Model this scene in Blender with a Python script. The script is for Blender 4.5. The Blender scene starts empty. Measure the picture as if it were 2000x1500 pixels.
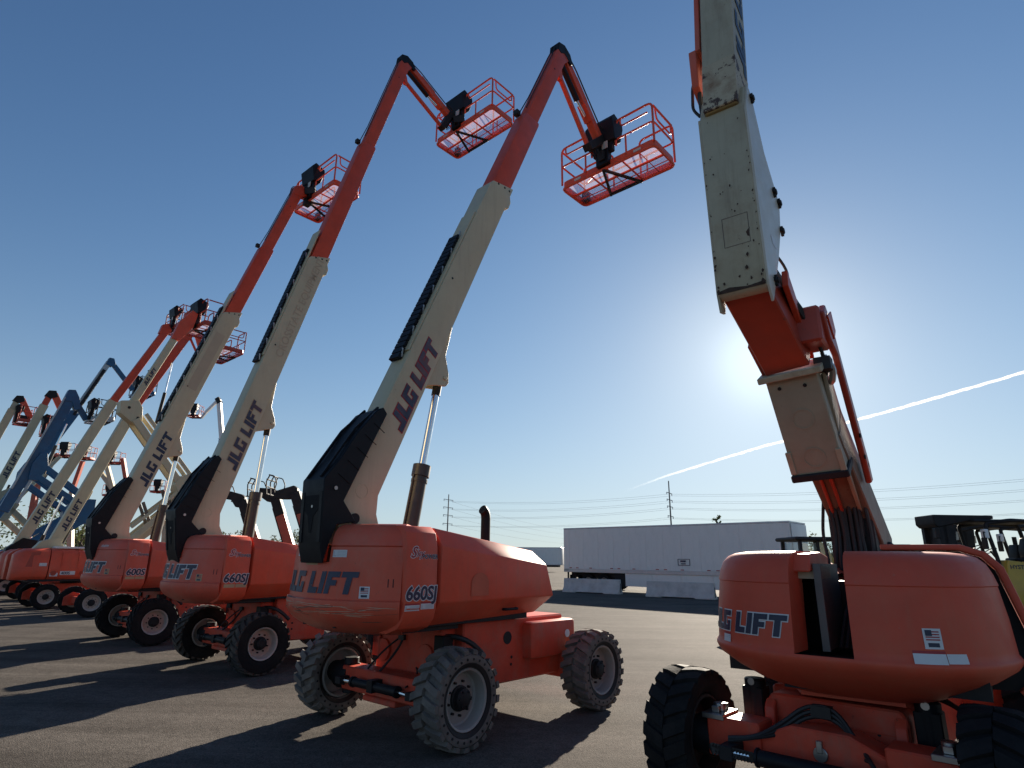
import bpy, bmesh, math, random
from mathutils import Vector, Matrix
random.seed(7)
R_ = math.radians
SC = bpy.context.scene
COL = SC.collection

# ------------------------------------------------------------------ camera
PITCH, ROLL, CAM_H = 0.2860, 0.0115, 1.86
F_ = Vector((0, math.cos(PITCH), math.sin(PITCH))); U0 = Vector((0, -math.sin(PITCH), math.cos(PITCH))); R0 = Vector((1, 0, 0))
RV = R0*math.cos(ROLL)+U0*math.sin(ROLL); UV = -R0*math.sin(ROLL)+U0*math.cos(ROLL)
cd = bpy.data.cameras.new('camera'); cam = bpy.data.objects.new('camera', cd); COL.objects.link(cam)
cd.sensor_width = 36; cd.lens = 36*1170/2000; cd.clip_start = 0.05; cd.clip_end = 30000
cam.matrix_world = Matrix(((RV.x, UV.x, -F_.x, 0), (RV.y, UV.y, -F_.y, 0), (RV.z, UV.z, -F_.z, CAM_H), (0, 0, 0, 1)))
SC.camera = cam

# ------------------------------------------------------------------ sky and sun
SUN_AZ, SUN_EL = R_(24.05), R_(17.33)
W = bpy.data.worlds.new('World'); SC.world = W; W.use_nodes = True
nt = W.node_tree; bg = nt.nodes['Background']
sky = nt.nodes.new('ShaderNodeTexSky'); sky.sky_type = 'NISHITA'; sky.sun_disc = False
sky.sun_elevation = SUN_EL; sky.sun_rotation = SUN_AZ
sky.air_density = 1.0; sky.dust_density = 0.3; sky.ozone_density = 2.0; sky.altitude = 200
# soft shoulder on the sky's brightness, as the camera's exposure blending gives: c / (1 + k c)
SK = (0.140, 0.115, 0.098)
va = nt.nodes.new('ShaderNodeVectorMath'); va.operation = 'MULTIPLY_ADD'; va.inputs[1].default_value = SK; va.inputs[2].default_value = (1, 1, 1)
vd = nt.nodes.new('ShaderNodeVectorMath'); vd.operation = 'DIVIDE'
wb = nt.nodes.new('ShaderNodeVectorMath'); wb.operation = 'MULTIPLY'; wb.inputs[1].default_value = (0.63, 0.77, 0.92); gm = nt.nodes.new('ShaderNodeGamma'); gm.inputs[1].default_value = 1.22; nt.links.new(sky.outputs[0], gm.inputs[0]); nt.links.new(gm.outputs[0], wb.inputs[0])   # white balance and contrast of the camera
# low haze: paler towards the horizon all the way round; and the bright aureole close round the sun
def wm(op, a, b_=None):
    m_ = nt.nodes.new('ShaderNodeMath'); m_.operation = op; m_.use_clamp = False
    for i_, q_ in enumerate((a, b_)):
        if q_ is None: continue
        if isinstance(q_, (int, float)): m_.inputs[i_].default_value = q_
        else: nt.links.new(q_, m_.inputs[i_])
    return m_.outputs[0]
wtc = nt.nodes.new('ShaderNodeTexCoord'); wsx = nt.nodes.new('ShaderNodeSeparateXYZ'); nt.links.new(wtc.outputs['Generated'], wsx.inputs[0])
hz = wm('MULTIPLY', wm('POWER', 2.718, wm('MULTIPLY', wm('ABSOLUTE', wsx.outputs[2]), -9.0)), 0.62)
hm = nt.nodes.new('ShaderNodeMix'); hm.data_type = 'RGBA'; nt.links.new(hz, hm.inputs[0]); nt.links.new(wb.outputs[0], hm.inputs[6]); hm.inputs[7].default_value = (9.0, 10.2, 10.4, 1)
wdt = nt.nodes.new('ShaderNodeVectorMath'); wdt.operation = 'DOT_PRODUCT'; nt.links.new(wtc.outputs['Generated'], wdt.inputs[0])
wdt.inputs[1].default_value = (math.sin(SUN_AZ)*math.cos(SUN_EL), math.cos(SUN_AZ)*math.cos(SUN_EL), math.sin(SUN_EL))
dd_ = wm('MAXIMUM', wdt.outputs['Value'], 0.0)
au = wm('ADD', wm('MULTIPLY', wm('POWER', dd_, 900.0), 60.0), wm('MULTIPLY', wm('POWER', dd_, 170.0), 9.0))
ac = nt.nodes.new('ShaderNodeVectorMath'); ac.operation = 'MULTIPLY_ADD'; ac.inputs[1].default_value = (1.0, 0.97, 0.90); nt.links.new(au, ac.inputs[0]); nt.links.new(hm.outputs[2], ac.inputs[2])
nt.links.new(ac.outputs[0], va.inputs[0]); nt.links.new(ac.outputs[0], vd.inputs[0]); nt.links.new(va.outputs[0], vd.inputs[1])
nt.links.new(vd.outputs[0], bg.inputs[0]); bg.inputs[1].default_value = 0.056
sd = bpy.data.lights.new('sun', 'SUN'); sd.energy = 5.0; sd.angle = R_(0.55); sd.color = (1.0, 0.89, 0.74)
sun = bpy.data.objects.new('sun', sd); COL.objects.link(sun)
sdir = Vector((math.sin(SUN_AZ)*math.cos(SUN_EL), math.cos(SUN_AZ)*math.cos(SUN_EL), math.sin(SUN_EL)))
sun.rotation_euler = sdir.to_track_quat('Z', 'Y').to_euler(); sun.location = (0, 0, 60)
SC.view_settings.view_transform = 'Standard'; SC.view_settings.look = 'None'
SC.view_settings.exposure = 1.35; SC.view_settings.gamma = 1.0; SC.view_settings.use_curve_mapping = False
SC.cycles.max_bounces = 6; SC.cycles.diffuse_bounces = 3; SC.cycles.transparent_max_bounces = 12
SC.cycles.use_denoising = True

# ------------------------------------------------------------------ materials
def mat(name, base, rough=0.5, metal=0.0, var=0.12, scale=3.0, dirt=None, dirt_amt=0.0, dirt_scale=1.6, bump=0.0, bump_scale=40,
        chip=None, chip_amt=0.0, chip_scale=9.0, streak=None, streak_amt=0.0, spec=0.5, stretch=(1, 1, 1), chip_lo=0.64, drip=None, drip_amt=0.3):
    m = bpy.data.materials.new(name); m.use_nodes = True
    n, l = m.node_tree.nodes, m.node_tree.links
    b = n['Principled BSDF']; b.inputs['Roughness'].default_value = rough; b.inputs['Metallic'].default_value = metal
    b.inputs['Specular IOR Level'].default_value = spec
    tc = n.new('ShaderNodeTexCoord'); co = tc.outputs['Object']
    def noise(sc, det=4, rg=0.6, st=None):
        t = n.new('ShaderNodeTexNoise'); t.inputs['Scale'].default_value = sc; t.inputs['Detail'].default_value = det; t.inputs['Roughness'].default_value = rg
        if st:
            mp = n.new('ShaderNodeMapping'); mp.inputs['Scale'].default_value = st; l.new(co, mp.inputs[0]); l.new(mp.outputs[0], t.inputs['Vector'])
        else: l.new(co, t.inputs['Vector'])
        return t.outputs['Fac']
    def ramp(src, a, bb):
        r = n.new('ShaderNodeMapRange'); r.inputs['From Min'].default_value = a; r.inputs['From Max'].default_value = bb; l.new(src, r.inputs[0]); return r.outputs[0]
    def mix(fac, c1, c2, fm=1.0):
        x = n.new('ShaderNodeMix'); x.data_type = 'RGBA'
        if fm != 1.0:
            mu = n.new('ShaderNodeMath'); mu.operation = 'MULTIPLY'; mu.inputs[1].default_value = fm; l.new(fac, mu.inputs[0]); fac = mu.outputs[0]
        l.new(fac, x.inputs[0])
        for i, c in ((6, c1), (7, c2)):
            if isinstance(c, (tuple, list)): x.inputs[i].default_value = (*c[:3], 1)
            else: l.new(c, x.inputs[i])
        return x.outputs[2]
    lo = tuple(c*(1-var) for c in base); hi = tuple(min(1, c*(1+var)) for c in base)
    cc = mix(ramp(noise(scale, 5, 0.65, stretch), 0.3, 0.7), lo, hi)
    if dirt: cc = mix(ramp(noise(dirt_scale, 7, 0.7), 0.48, 0.72), cc, dirt, dirt_amt)
    if streak: cc = mix(ramp(noise(1.0, 6, 0.75, (2.2, 2.2, 46)), 0.56, 0.68), cc, streak, streak_amt)
    if drip: cc = mix(ramp(noise(1.0, 6, 0.7, (11, 11, 0.9)), 0.52, 0.72), cc, drip, drip_amt)
    if chip: cc = mix(ramp(noise(chip_scale, 8, 0.75), chip_lo, chip_lo+0.02), cc, chip, chip_amt)
    l.new(cc, b.inputs['Base Color'])
    rr = n.new('ShaderNodeMapRange'); rr.inputs['To Min'].default_value = max(0.05, rough-0.12); rr.inputs['To Max'].default_value = min(1, rough+0.15)
    l.new(noise(scale*2.3, 5), rr.inputs[0]); l.new(rr.outputs[0], b.inputs['Roughness'])
    if bump:
        bp = n.new('ShaderNodeBump'); bp.inputs['Strength'].default_value = bump; bp.inputs['Distance'].default_value = 0.02
        l.new(noise(bump_scale, 4), bp.inputs['Height']); l.new(bp.outputs[0], b.inputs['Normal'])
    return m
M = {}
DUST = (0.30, 0.22, 0.16)
M['orange'] = mat('orange_paint', (0.66, 0.090, 0.044), 0.42, var=0.10, dirt=(0.50, 0.17, 0.10), dirt_amt=0.35, chip=(0.12, 0.04, 0.03), chip_amt=0.35, chip_scale=14, spec=0.32, drip=(0.42, 0.12, 0.07), drip_amt=0.4)
M['orange_scuffed'] = mat('orange_paint_scuffed', (0.64, 0.100, 0.052), 0.40, var=0.10, dirt=(0.52, 0.20, 0.13), dirt_amt=0.45, chip=(0.10, 0.06, 0.05), chip_amt=0.3, chip_scale=11, spec=0.32, drip=(0.45, 0.17, 0.11), drip_amt=0.45)
M['orange_faded'] = mat('orange_paint_faded', (0.60, 0.105, 0.062), 0.45, var=0.10, dirt=(0.52, 0.19, 0.14), dirt_amt=0.5, chip=(0.13, 0.06, 0.05), chip_amt=0.35, spec=0.32, drip=(0.50, 0.19, 0.14), drip_amt=0.5)
M['orange_chassis'] = mat('orange_chassis_paint', (0.58, 0.066, 0.032), 0.5, var=0.15, dirt=DUST, dirt_amt=0.35, dirt_scale=2.5, chip=(0.05, 0.03, 0.03), chip_amt=0.5, chip_scale=12, spec=0.32, drip=(0.25, 0.11, 0.07), drip_amt=0.4)
M['orange_red'] = mat('orange_fly_boom_paint', (0.56, 0.066, 0.028), 0.4, var=0.12, dirt=(0.35, 0.07, 0.05), dirt_amt=0.4, spec=0.32)
M['cream'] = mat('cream_boom_paint', (0.51, 0.445, 0.285), 0.45, var=0.06, scale=1.2, dirt=(0.40, 0.32, 0.22), dirt_amt=0.45, chip=(0.16, 0.11, 0.08), chip_amt=0.3, chip_scale=13, drip=(0.36, 0.30, 0.20), drip_amt=0.35)
M['cream_worn'] = mat('cream_boom_paint_worn', (0.42, 0.375, 0.262), 0.5, var=0.08, dirt=(0.28, 0.19, 0.11), dirt_amt=0.6, dirt_scale=1.8, chip=(0.10, 0.06, 0.04), chip_amt=0.85, chip_scale=7, drip=(0.22, 0.17, 0.11), drip_amt=0.5)
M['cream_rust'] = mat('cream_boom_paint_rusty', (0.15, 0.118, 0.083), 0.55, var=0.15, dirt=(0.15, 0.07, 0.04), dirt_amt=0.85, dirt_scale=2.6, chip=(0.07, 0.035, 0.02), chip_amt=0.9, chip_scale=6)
M['black'] = mat('black_plastic', (0.006, 0.007, 0.010), 0.5, var=0.2, dirt=(0.014, 0.015, 0.018), dirt_amt=0.4, spec=0.22, bump=0.05)
M['dark'] = mat('dark_steel', (0.013, 0.013, 0.015), 0.6, var=0.3, spec=0.3, dirt=(0.045, 0.036, 0.03), dirt_amt=0.5)
M['rubber_hose'] = mat('black_hose', (0.014, 0.014, 0.015), 0.55)
M['tyre_grey'] = mat('dusty_grey_rubber', (0.125, 0.110, 0.098), 0.85, var=0.25, scale=6, dirt=(0.22, 0.185, 0.155), dirt_amt=0.7, dirt_scale=5, bump=0.2)
M['tyre_brown'] = mat('dusty_brown_rubber', (0.035, 0.030, 0.027), 0.85, var=0.25, scale=6, dirt=(0.19, 0.14, 0.10), dirt_amt=0.7, dirt_scale=4, bump=0.2)
M['tyre_black'] = mat('black_rubber', (0.010, 0.010, 0.011), 0.8, var=0.3, scale=6, spec=0.2, dirt=(0.035, 0.03, 0.027), dirt_amt=0.5, dirt_scale=4, bump=0.15)
M['rim_grey'] = mat('grey_rim_paint', (0.30, 0.28, 0.26), 0.55, var=0.12, dirt=(0.14, 0.12, 0.10), dirt_amt=0.5)
M['rim_beige'] = mat('beige_rim_paint', (0.42, 0.365, 0.33), 0.55, var=0.1, dirt=(0.36, 0.22, 0.14), dirt_amt=0.6, dirt_scale=5)
M['chrome'] = mat('chrome_rod', (0.75, 0.76, 0.77), 0.14, 1.0, var=0.03)
M['steel'] = mat('worn_steel', (0.42, 0.41, 0.40), 0.35, 1.0, var=0.15)
M['barrel'] = mat('bronze_barrel_paint', (0.030, 0.021, 0.015), 0.35, var=0.2, dirt=(0.10, 0.07, 0.05), dirt_amt=0.5)
M['blue'] = mat('blue_paint', (0.006, 0.085, 0.19), 0.4, var=0.15, dirt=(0.03, 0.07, 0.14), dirt_amt=0.5)
M['blue_grey'] = mat('grey_blue_boom', (0.34, 0.40, 0.42), 0.45, var=0.1)
M['white_paint'] = mat('white_trailer_paint', (0.72, 0.70, 0.67), 0.4, var=0.03, scale=0.6, dirt=(0.55, 0.54, 0.52), dirt_amt=0.35, drip=(0.48, 0.46, 0.43), drip_amt=0.3)
M['white_grey'] = mat('pale_grey_paint', (0.45, 0.47, 0.49), 0.45, var=0.06)
M['alu'] = mat('aluminium_trim', (0.45, 0.46, 0.48), 0.4, 0.7, var=0.1)
M['concrete'] = mat('concrete', (0.50, 0.485, 0.46), 0.9, var=0.14, scale=2, dirt=(0.22, 0.21, 0.20), dirt_amt=0.5, bump=0.15)
M['yellow'] = mat('yellow_paint', (0.50, 0.33, 0.045), 0.42, var=0.08, dirt=(0.30, 0.21, 0.07), dirt_amt=0.4)
M['olive'] = mat('dark_green_steel', (0.03, 0.045, 0.035), 0.5, var=0.2)
M['tele_red'] = mat('red_telehandler_paint', (0.42, 0.085, 0.05), 0.45, var=0.12, dirt=(0.25, 0.10, 0.07), dirt_amt=0.4, spec=0.32)
M['pole'] = mat('pole_grey_hazed', (0.15, 0.14, 0.135), 0.8)  # pole grey lightened, distance haze put into the colour
M['wire'] = mat('weathered_cable', (0.16, 0.16, 0.17), 0.95, spec=0.05)
M['bark'] = mat('bark', (0.09, 0.07, 0.05), 0.9)
def flat(name, c, rough=0.5):
    m = bpy.data.materials.new(name); m.use_nodes = True; b = m.node_tree.nodes['Principled BSDF']
    b.inputs['Base Color'].default_value = (*c, 1); b.inputs['Roughness'].default_value = rough; return m
M['navy'] = mat('navy_decal', (0.014, 0.022, 0.055), 0.45, var=0.2)
M['navy_worn'] = mat('navy_decal_worn', (0.03, 0.04, 0.075), 0.5, var=0.3, dirt=(0.30, 0.10, 0.06), dirt_amt=0.5, chip=(0.40, 0.16, 0.10), chip_amt=0.8, chip_scale=16)
M['decal_white'] = mat('white_decal', (0.62, 0.62, 0.62), 0.45, var=0.06)
M['decal_pale'] = mat('pale_label', (0.50, 0.48, 0.44), 0.5, var=0.1)
M['decal_red'] = mat('red_decal', (0.34, 0.02, 0.03), 0.45)
M['decal_tan'] = mat('sunbleached_label', (0.42, 0.30, 0.17), 0.6, var=0.15)
M['ghost'] = mat('faded_lettering', (0.43, 0.35, 0.235), 0.55, var=0.05)
M['ghost_orange'] = mat('faded_patch', (0.52, 0.105, 0.05), 0.55)
M['lamp_amber'] = flat('amber_lens', (0.5, 0.16, 0.02), 0.3)
M['clear_lens'] = flat('clear_lens', (0.7, 0.72, 0.74), 0.15)
# leaves
def leafmat(name, c):
    m = bpy.data.materials.new(name); m.use_nodes = True; n, l = m.node_tree.nodes, m.node_tree.links
    b = n['Principled BSDF']; b.inputs['Base Color'].default_value = (*c, 1); b.inputs['Roughness'].default_value = 0.6
    g = n.new('ShaderNodeNewGeometry'); hs = n.new('ShaderNodeHueSaturation'); hs.inputs['Color'].default_value = (*c, 1)
    mr = n.new('ShaderNodeMapRange'); mr.inputs['To Min'].default_value = 0.55; mr.inputs['To Max'].default_value = 1.5
    l.new(g.outputs['Random Per Island'], mr.inputs[0]); l.new(mr.outputs[0], hs.inputs['Value']); l.new(hs.outputs[0], b.inputs['Base Color'])
    t = n.new('ShaderNodeBsdfTranslucent'); l.new(hs.outputs[0], t.inputs['Color'])
    mx = n.new('ShaderNodeMixShader'); mx.inputs[0].default_value = 0.4; l.new(b.outputs[0], mx.inputs[1]); l.new(t.outputs[0], mx.inputs[2])
    l.new(mx.outputs[0], n['Material Output'].inputs[0]); return m
M['leaf'] = leafmat('leaf_green', (0.10, 0.12, 0.04)); M['leaf_grey'] = leafmat('leaf_grey_green', (0.11, 0.115, 0.06))
# perforated steel floor of the platforms
def meshmat():
    m = bpy.data.materials.new('expanded_metal_floor'); m.use_nodes = True; n, l = m.node_tree.nodes, m.node_tree.links
    b = n['Principled BSDF']; b.inputs['Base Color'].default_value = (0.70, 0.52, 0.50, 1); b.inputs['Roughness'].default_value = 0.6
    d = n.new('ShaderNodeBsdfTranslucent'); d.inputs[0].default_value = (0.80, 0.72, 0.80, 1); m1 = n.new('ShaderNodeMixShader'); m1.inputs[0].default_value = 0.7; l.new(b.outputs[0], m1.inputs[1]); l.new(d.outputs[0], m1.inputs[2])
    t = n.new('ShaderNodeBsdfTransparent'); t.inputs[0].default_value = (1, 1, 1, 1)
    mx = n.new('ShaderNodeMixShader'); mx.inputs[0].default_value = 0.22; l.new(t.outputs[0], mx.inputs[1]); l.new(m1.outputs[0], mx.inputs[2])
    l.new(mx.outputs[0], n['Material Output'].inputs[0]); return m
M['floor_mesh'] = meshmat()
def glassmat():
    m = bpy.data.materials.new('cab_glass'); m.use_nodes = True; n, l = m.node_tree.nodes, m.node_tree.links
    g = n.new('ShaderNodeBsdfGlossy'); g.inputs['Roughness'].default_value = 0.03
    t = n.new('ShaderNodeBsdfTransparent'); t.inputs[0].default_value = (0.8, 0.86, 0.88, 1)
    mx = n.new('ShaderNodeMixShader'); mx.inputs[0].default_value = 0.08; l.new(t.outputs[0], mx.inputs[1]); l.new(g.outputs[0], mx.inputs[2])
    l.new(mx.outputs[0], n['Material Output'].inputs[0]); return m
M['glass'] = glassmat()
def contrailmat():
    m = bpy.data.materials.new('ice_trail'); m.use_nodes = True; n, l = m.node_tree.nodes, m.node_tree.links
    n.remove(n['Principled BSDF'])
    d = n.new('ShaderNodeBsdfTranslucent'); d.inputs[0].default_value = (0.95, 0.95, 0.95, 1)
    t = n.new('ShaderNodeBsdfTransparent'); lw = n.new('ShaderNodeLayerWeight'); lw.inputs['Blend'].default_value = 0.5
    tc = n.new('ShaderNodeTexCoord'); ns = n.new('ShaderNodeTexNoise'); ns.inputs['Scale'].default_value = 0.012; ns.inputs['Detail'].default_value = 6
    l.new(tc.outputs['Object'], ns.inputs['Vector'])
    inv = n.new('ShaderNodeMath'); inv.operation = 'SUBTRACT'; inv.inputs[0].default_value = 1.0; l.new(lw.outputs['Facing'], inv.inputs[1])
    at = n.new('ShaderNodeAttribute'); at.attribute_name = 'fade'
    mu = n.new('ShaderNodeMath'); mu.operation = 'MULTIPLY'; l.new(inv.outputs[0], mu.inputs[0]); l.new(at.outputs['Fac'], mu.inputs[1])
    mr = n.new('ShaderNodeMapRange'); mr.inputs['From Min'].default_value = 0.3; mr.inputs['From Max'].default_value = 0.62; mr.inputs['To Min'].default_value = 0.25; mr.inputs['To Max'].default_value = 0.8; l.new(ns.outputs['Fac'], mr.inputs[0])
    m2 = n.new('ShaderNodeMath'); m2.operation = 'MULTIPLY'; l.new(mu.outputs[0], m2.inputs[0]); l.new(mr.outputs[0], m2.inputs[1])
    mx = n.new('ShaderNodeMixShader'); l.new(m2.outputs[0], mx.inputs[0]); l.new(t.outputs[0], mx.inputs[1]); l.new(d.outputs[0], mx.inputs[2])
    l.new(mx.outputs[0], n['Material Output'].inputs[0]); return m
M['contrail'] = contrailmat()
def asphalt():
    m = bpy.data.materials.new('asphalt'); m.use_nodes = True; n, l = m.node_tree.nodes, m.node_tree.links
    b = n['Principled BSDF']; tc = n.new('ShaderNodeTexCoord'); co = tc.outputs['Object']
    def noise(sc, det=5, st=None):
        t = n.new('ShaderNodeTexNoise'); t.inputs['Scale'].default_value = sc; t.inputs['Detail'].default_value = det; t.inputs['Roughness'].default_value = 0.65
        mp = n.new('ShaderNodeMapping'); mp.inputs['Scale'].default_value = st or (1, 1, 1); mp.inputs['Rotation'].default_value = (0, 0, 0.5); l.new(co, mp.inputs[0]); l.new(mp.outputs[0], t.inputs['Vector']); return t.outputs['Fac']
    def mr(s, a, bb, c, d):
        r = n.new('ShaderNodeMapRange'); r.inputs['From Min'].default_value = a; r.inputs['From Max'].default_value = bb; r.inputs['To Min'].default_value = c; r.inputs['To Max'].default_value = d; l.new(s, r.inputs[0]); return r.outputs[0]
    def mul(a, bb):
        x = n.new('ShaderNodeMath'); x.operation = 'MULTIPLY'; l.new(a, x.inputs[0]); l.new(bb, x.inputs[1]); return x.outputs[0]
    vo = n.new('ShaderNodeTexVoronoi'); vo.inputs['Scale'].default_value = 85; l.new(co, vo.inputs['Vector'])
    stone = mr(vo.outputs['Color'], 0.0, 1.0, 0.55, 1.5)
    v = mul(mul(stone, mr(noise(0.35, 6), 0.3, 0.7, 0.72, 1.26)), mr(noise(1.0, 5, (0.15, 1.6, 1)), 0.35, 0.65, 0.78, 1.2))
    v = mul(v, mr(noise(9, 3), 0.3, 0.7, 0.85, 1.12))
    v = mul(mul(v, mr(noise(0.9, 8), 0.56, 0.74, 1.0, 0.70)), mr(noise(2.6, 7, (0.25, 1.0, 1)), 0.60, 0.74, 1.0, 1.28))
    mx = n.new('ShaderNodeMix'); mx.data_type = 'RGBA'; mx.blend_type = 'MULTIPLY'; mx.inputs[0].default_value = 1; mx.inputs[6].default_value = (0.094, 0.083, 0.073, 1)
    l.new(v, mx.inputs[7]); l.new(mx.outputs[2], b.inputs['Base Color'])
    l.new(mr(noise(120, 2), 0.3, 0.7, 0.78, 1.0), b.inputs['Roughness']); b.inputs['Specular IOR Level'].default_value = 0.04
    bp = n.new('ShaderNodeBump'); bp.inputs['Strength'].default_value = 0.5; bp.inputs['Distance'].default_value = 0.006
    l.new(vo.outputs['Distance'], bp.inputs['Height']); l.new(bp.outputs[0], b.inputs['Normal']); return m
M['asphalt'] = asphalt()

# ------------------------------------------------------------------ mesh helpers
def V(*a): return Vector(a)
class MB:
    def __init__(s): s.v = []; s.f = []; s.cut = []
    def add(s, vs, fs):
        k = len(s.v); s.cut.append((k, len(s.f))); s.v += [tuple(p) for p in vs]; s.f += [tuple(i+k for i in f) for f in fs]; return s
    def box(s, lo, hi):
        x0, y0, z0 = lo; x1, y1, z1 = hi
        return s.add([(x0, y0, z0), (x1, y0, z0), (x1, y1, z0), (x0, y1, z0), (x0, y0, z1), (x1, y0, z1), (x1, y1, z1), (x0, y1, z1)],
                     [(0, 3, 2, 1), (4, 5, 6, 7), (0, 1, 5, 4), (1, 2, 6, 5), (2, 3, 7, 6), (3, 0, 4, 7)])
    def beam(s, a, b, w, d, side=(1, 0, 0), w2=None, d2=None):
        a, b = Vector(a), Vector(b); ax = (b-a).normalized(); sd_ = Vector(side); sd_ = (sd_-ax*sd_.dot(ax)).normalized(); up = sd_.cross(ax)
        vs = []
        for p, ww, dd in ((a, w, d), (b, w2 or w, d2 or d)):
            for i, j in ((-1, -1), (1, -1), (1, 1), (-1, 1)): vs.append(p+sd_*ww/2*i+up*dd/2*j)
        return s.add(vs, [(0, 3, 2, 1), (4, 5, 6, 7), (0, 1, 5, 4), (1, 2, 6, 5), (2, 3, 7, 6), (3, 0, 4, 7)])
    def tube(s, pts, r, n=8, closed=False, radii=None):
        pts = [Vector(p) for p in pts]; N = len(pts); vs = []; fs = []; prev = None
        for i, p in enumerate(pts):
            if closed: t = pts[(i+1) % N]-pts[i-1]
            else: t = pts[min(i+1, N-1)]-pts[max(i-1, 0)]
            t.normalize()
            if prev is None:
                up = Vector((0, 0, 1)) if abs(t.z) < 0.9 else Vector((1, 0, 0)); u = t.cross(up).normalized()
            else: u = (prev-t*prev.dot(t)).normalized()
            prev = u; w = t.cross(u); rr = radii[i] if radii else r
            for k in range(n): a = 2*math.pi*k/n; vs.append(p+(u*math.cos(a)+w*math.sin(a))*rr)
        for i in range(N if closed else N-1):
            j = (i+1) % N
            for k in range(n): k2 = (k+1) % n; fs.append((i*n+k, i*n+k2, j*n+k2, j*n+k))
        if not closed: fs += [tuple(range(n))[::-1], tuple((N-1)*n+k for k in range(n))]
        return s.add(vs, fs)
    def cyl(s, a, b, r, n=16, r2=None): return s.tube([a, b], r, n, radii=[r, r2 if r2 else r])
    def lathe(s, prof, o, axis=(1, 0, 0), n=32, closed=False):   # prof: (radius, height along axis)
        o = Vector(o); ax = Vector(axis).normalized(); t = Vector((0, 0, 1)) if abs(ax.z) < 0.9 else Vector((0, 1, 0)); u = ax.cross(t).normalized(); w = ax.cross(u)
        vs = []; fs = []; P = len(prof)
        for i in range(n):
            a = 2*math.pi*i/n; d = u*math.cos(a)+w*math.sin(a)
            for r, h in prof: vs.append(o+ax*h+d*r)
        for i in range(n):
            j = (i+1) % n
            for k in range(P if closed else P-1):
                k2 = (k+1) % P; fs.append((i*P+k, j*P+k, j*P+k2, i*P+k2))
        if not closed:
            if prof[0][0] > 1e-6: fs.append(tuple(i*P for i in range(n)))
            if prof[-1][0] > 1e-6: fs.append(tuple(i*P+P-1 for i in range(n))[::-1])
        return s.add(vs, fs)
    def prism(s, poly, mp, d0, d1):      # poly of (a, b); mp(a, b, d) -> point
        n = len(poly); vs = [mp(a, b, d0) for a, b in poly]+[mp(a, b, d1) for a, b in poly]
        return s.add(vs, [tuple(range(n))[::-1], tuple(range(n, 2*n))]+[(i, (i+1) % n, n+(i+1) % n, n+i) for i in range(n)])
    def loft(s, loops, caps=True):
        n = len(loops[0]); vs = [p for lp in loops for p in lp]; fs = []
        for i in range(len(loops)-1):
            for k in range(n): fs.append((i*n+k, i*n+(k+1) % n, (i+1)*n+(k+1) % n, (i+1)*n+k))
        if caps: fs += [tuple(range(n))[::-1], tuple((len(loops)-1)*n+k for k in range(n))]
        return s.add(vs, fs)
    def grid(s, fn, nu, nv, keep=None):
        vs = [fn(i, j) for i in range(nu) for j in range(nv)]; fs = []
        for i in range(nu-1):
            for j in range(nv-1):
                if keep is None or keep(i, j): fs.append((i*nv+j, (i+1)*nv+j, (i+1)*nv+j+1, i*nv+j+1))
        return s.add(vs, fs)
    def mesh(s, name, m, bevel=0.0, ang=32, seg=1, xf=None):
        me = bpy.data.meshes.new(name); me.from_pydata([tuple(p) for p in s.v], [], s.f)
        bm = bmesh.new(); bm.from_mesh(me)
        if xf is not None: bm.transform(xf)
        bmesh.ops.remove_doubles(bm, verts=bm.verts, dist=1e-5)
        bmesh.ops.recalc_face_normals(bm, faces=bm.faces)
        if bevel:
            ed = [e for e in bm.edges if len(e.link_faces) == 2 and e.calc_face_angle(0) > R_(28)]
            try: bmesh.ops.bevel(bm, geom=ed, offset=bevel, segments=seg, affect='EDGES', profile=0.5, clamp_overlap=True)
            except Exception: pass
        bm.to_mesh(me); bm.free()
        if m: me.materials.append(m)
        me.shade_smooth()
        try: me.set_sharp_from_angle(angle=R_(ang))
        except Exception: pass
        return me
    def split(s, name, m, parent=None, bevel=0.0, per=1, xf=None):   # every piece an object of its own
        out = []; c = s.cut+[(len(s.v), len(s.f))]
        for i in range(0, len(s.cut), per):
            j = min(i+per, len(s.cut)); b = MB(); b.v = s.v[c[i][0]:c[j][0]]; b.f = [tuple(q-c[i][0] for q in f) for f in s.f[c[i][1]:c[j][1]]]
            out.append(b.build(name, m, parent, bevel, xf=xf))
        return out
    def build(s, name, m, parent=None, bevel=0.0, ang=32, seg=1, xf=None):
        return link(name, s.mesh(name, m, bevel, ang, seg, xf), parent)
def link(name, me, parent=None, loc=None, rot=None):
    o = bpy.data.objects.new(name, me); COL.objects.link(o)
    if parent: o.parent = parent
    if loc: o.location = loc
    if rot: o.rotation_euler = rot
    return o
def tag(o, label=None, cat=None, group=None, kind=None):
    for k, v in (('label', label), ('category', cat), ('group', group), ('kind', kind)):
        if v: o[k] = v
    return o
def thing(name, label, cat, loc=(0, 0, 0), rz=0.0, group=None):
    o = bpy.data.objects.new(name, None); COL.objects.link(o); o.empty_display_size = 0.3
    o.location = loc; o.rotation_euler = (0, 0, rz); return tag(o, label, cat, group)
def copy_tree(o, parent=None):
    c = o.copy(); COL.objects.link(c)
    if parent: c.parent = parent
    for ch in o.children: copy_tree(ch, c)
    return c
def arc3(p0, p1, p2, n=8):   # quadratic curve
    p0, p1, p2 = Vector(p0), Vector(p1), Vector(p2)
    return [(p0*(1-t)**2+p1*2*t*(1-t)+p2*t*t) for t in [i/n for i in range(n+1)]]
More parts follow.
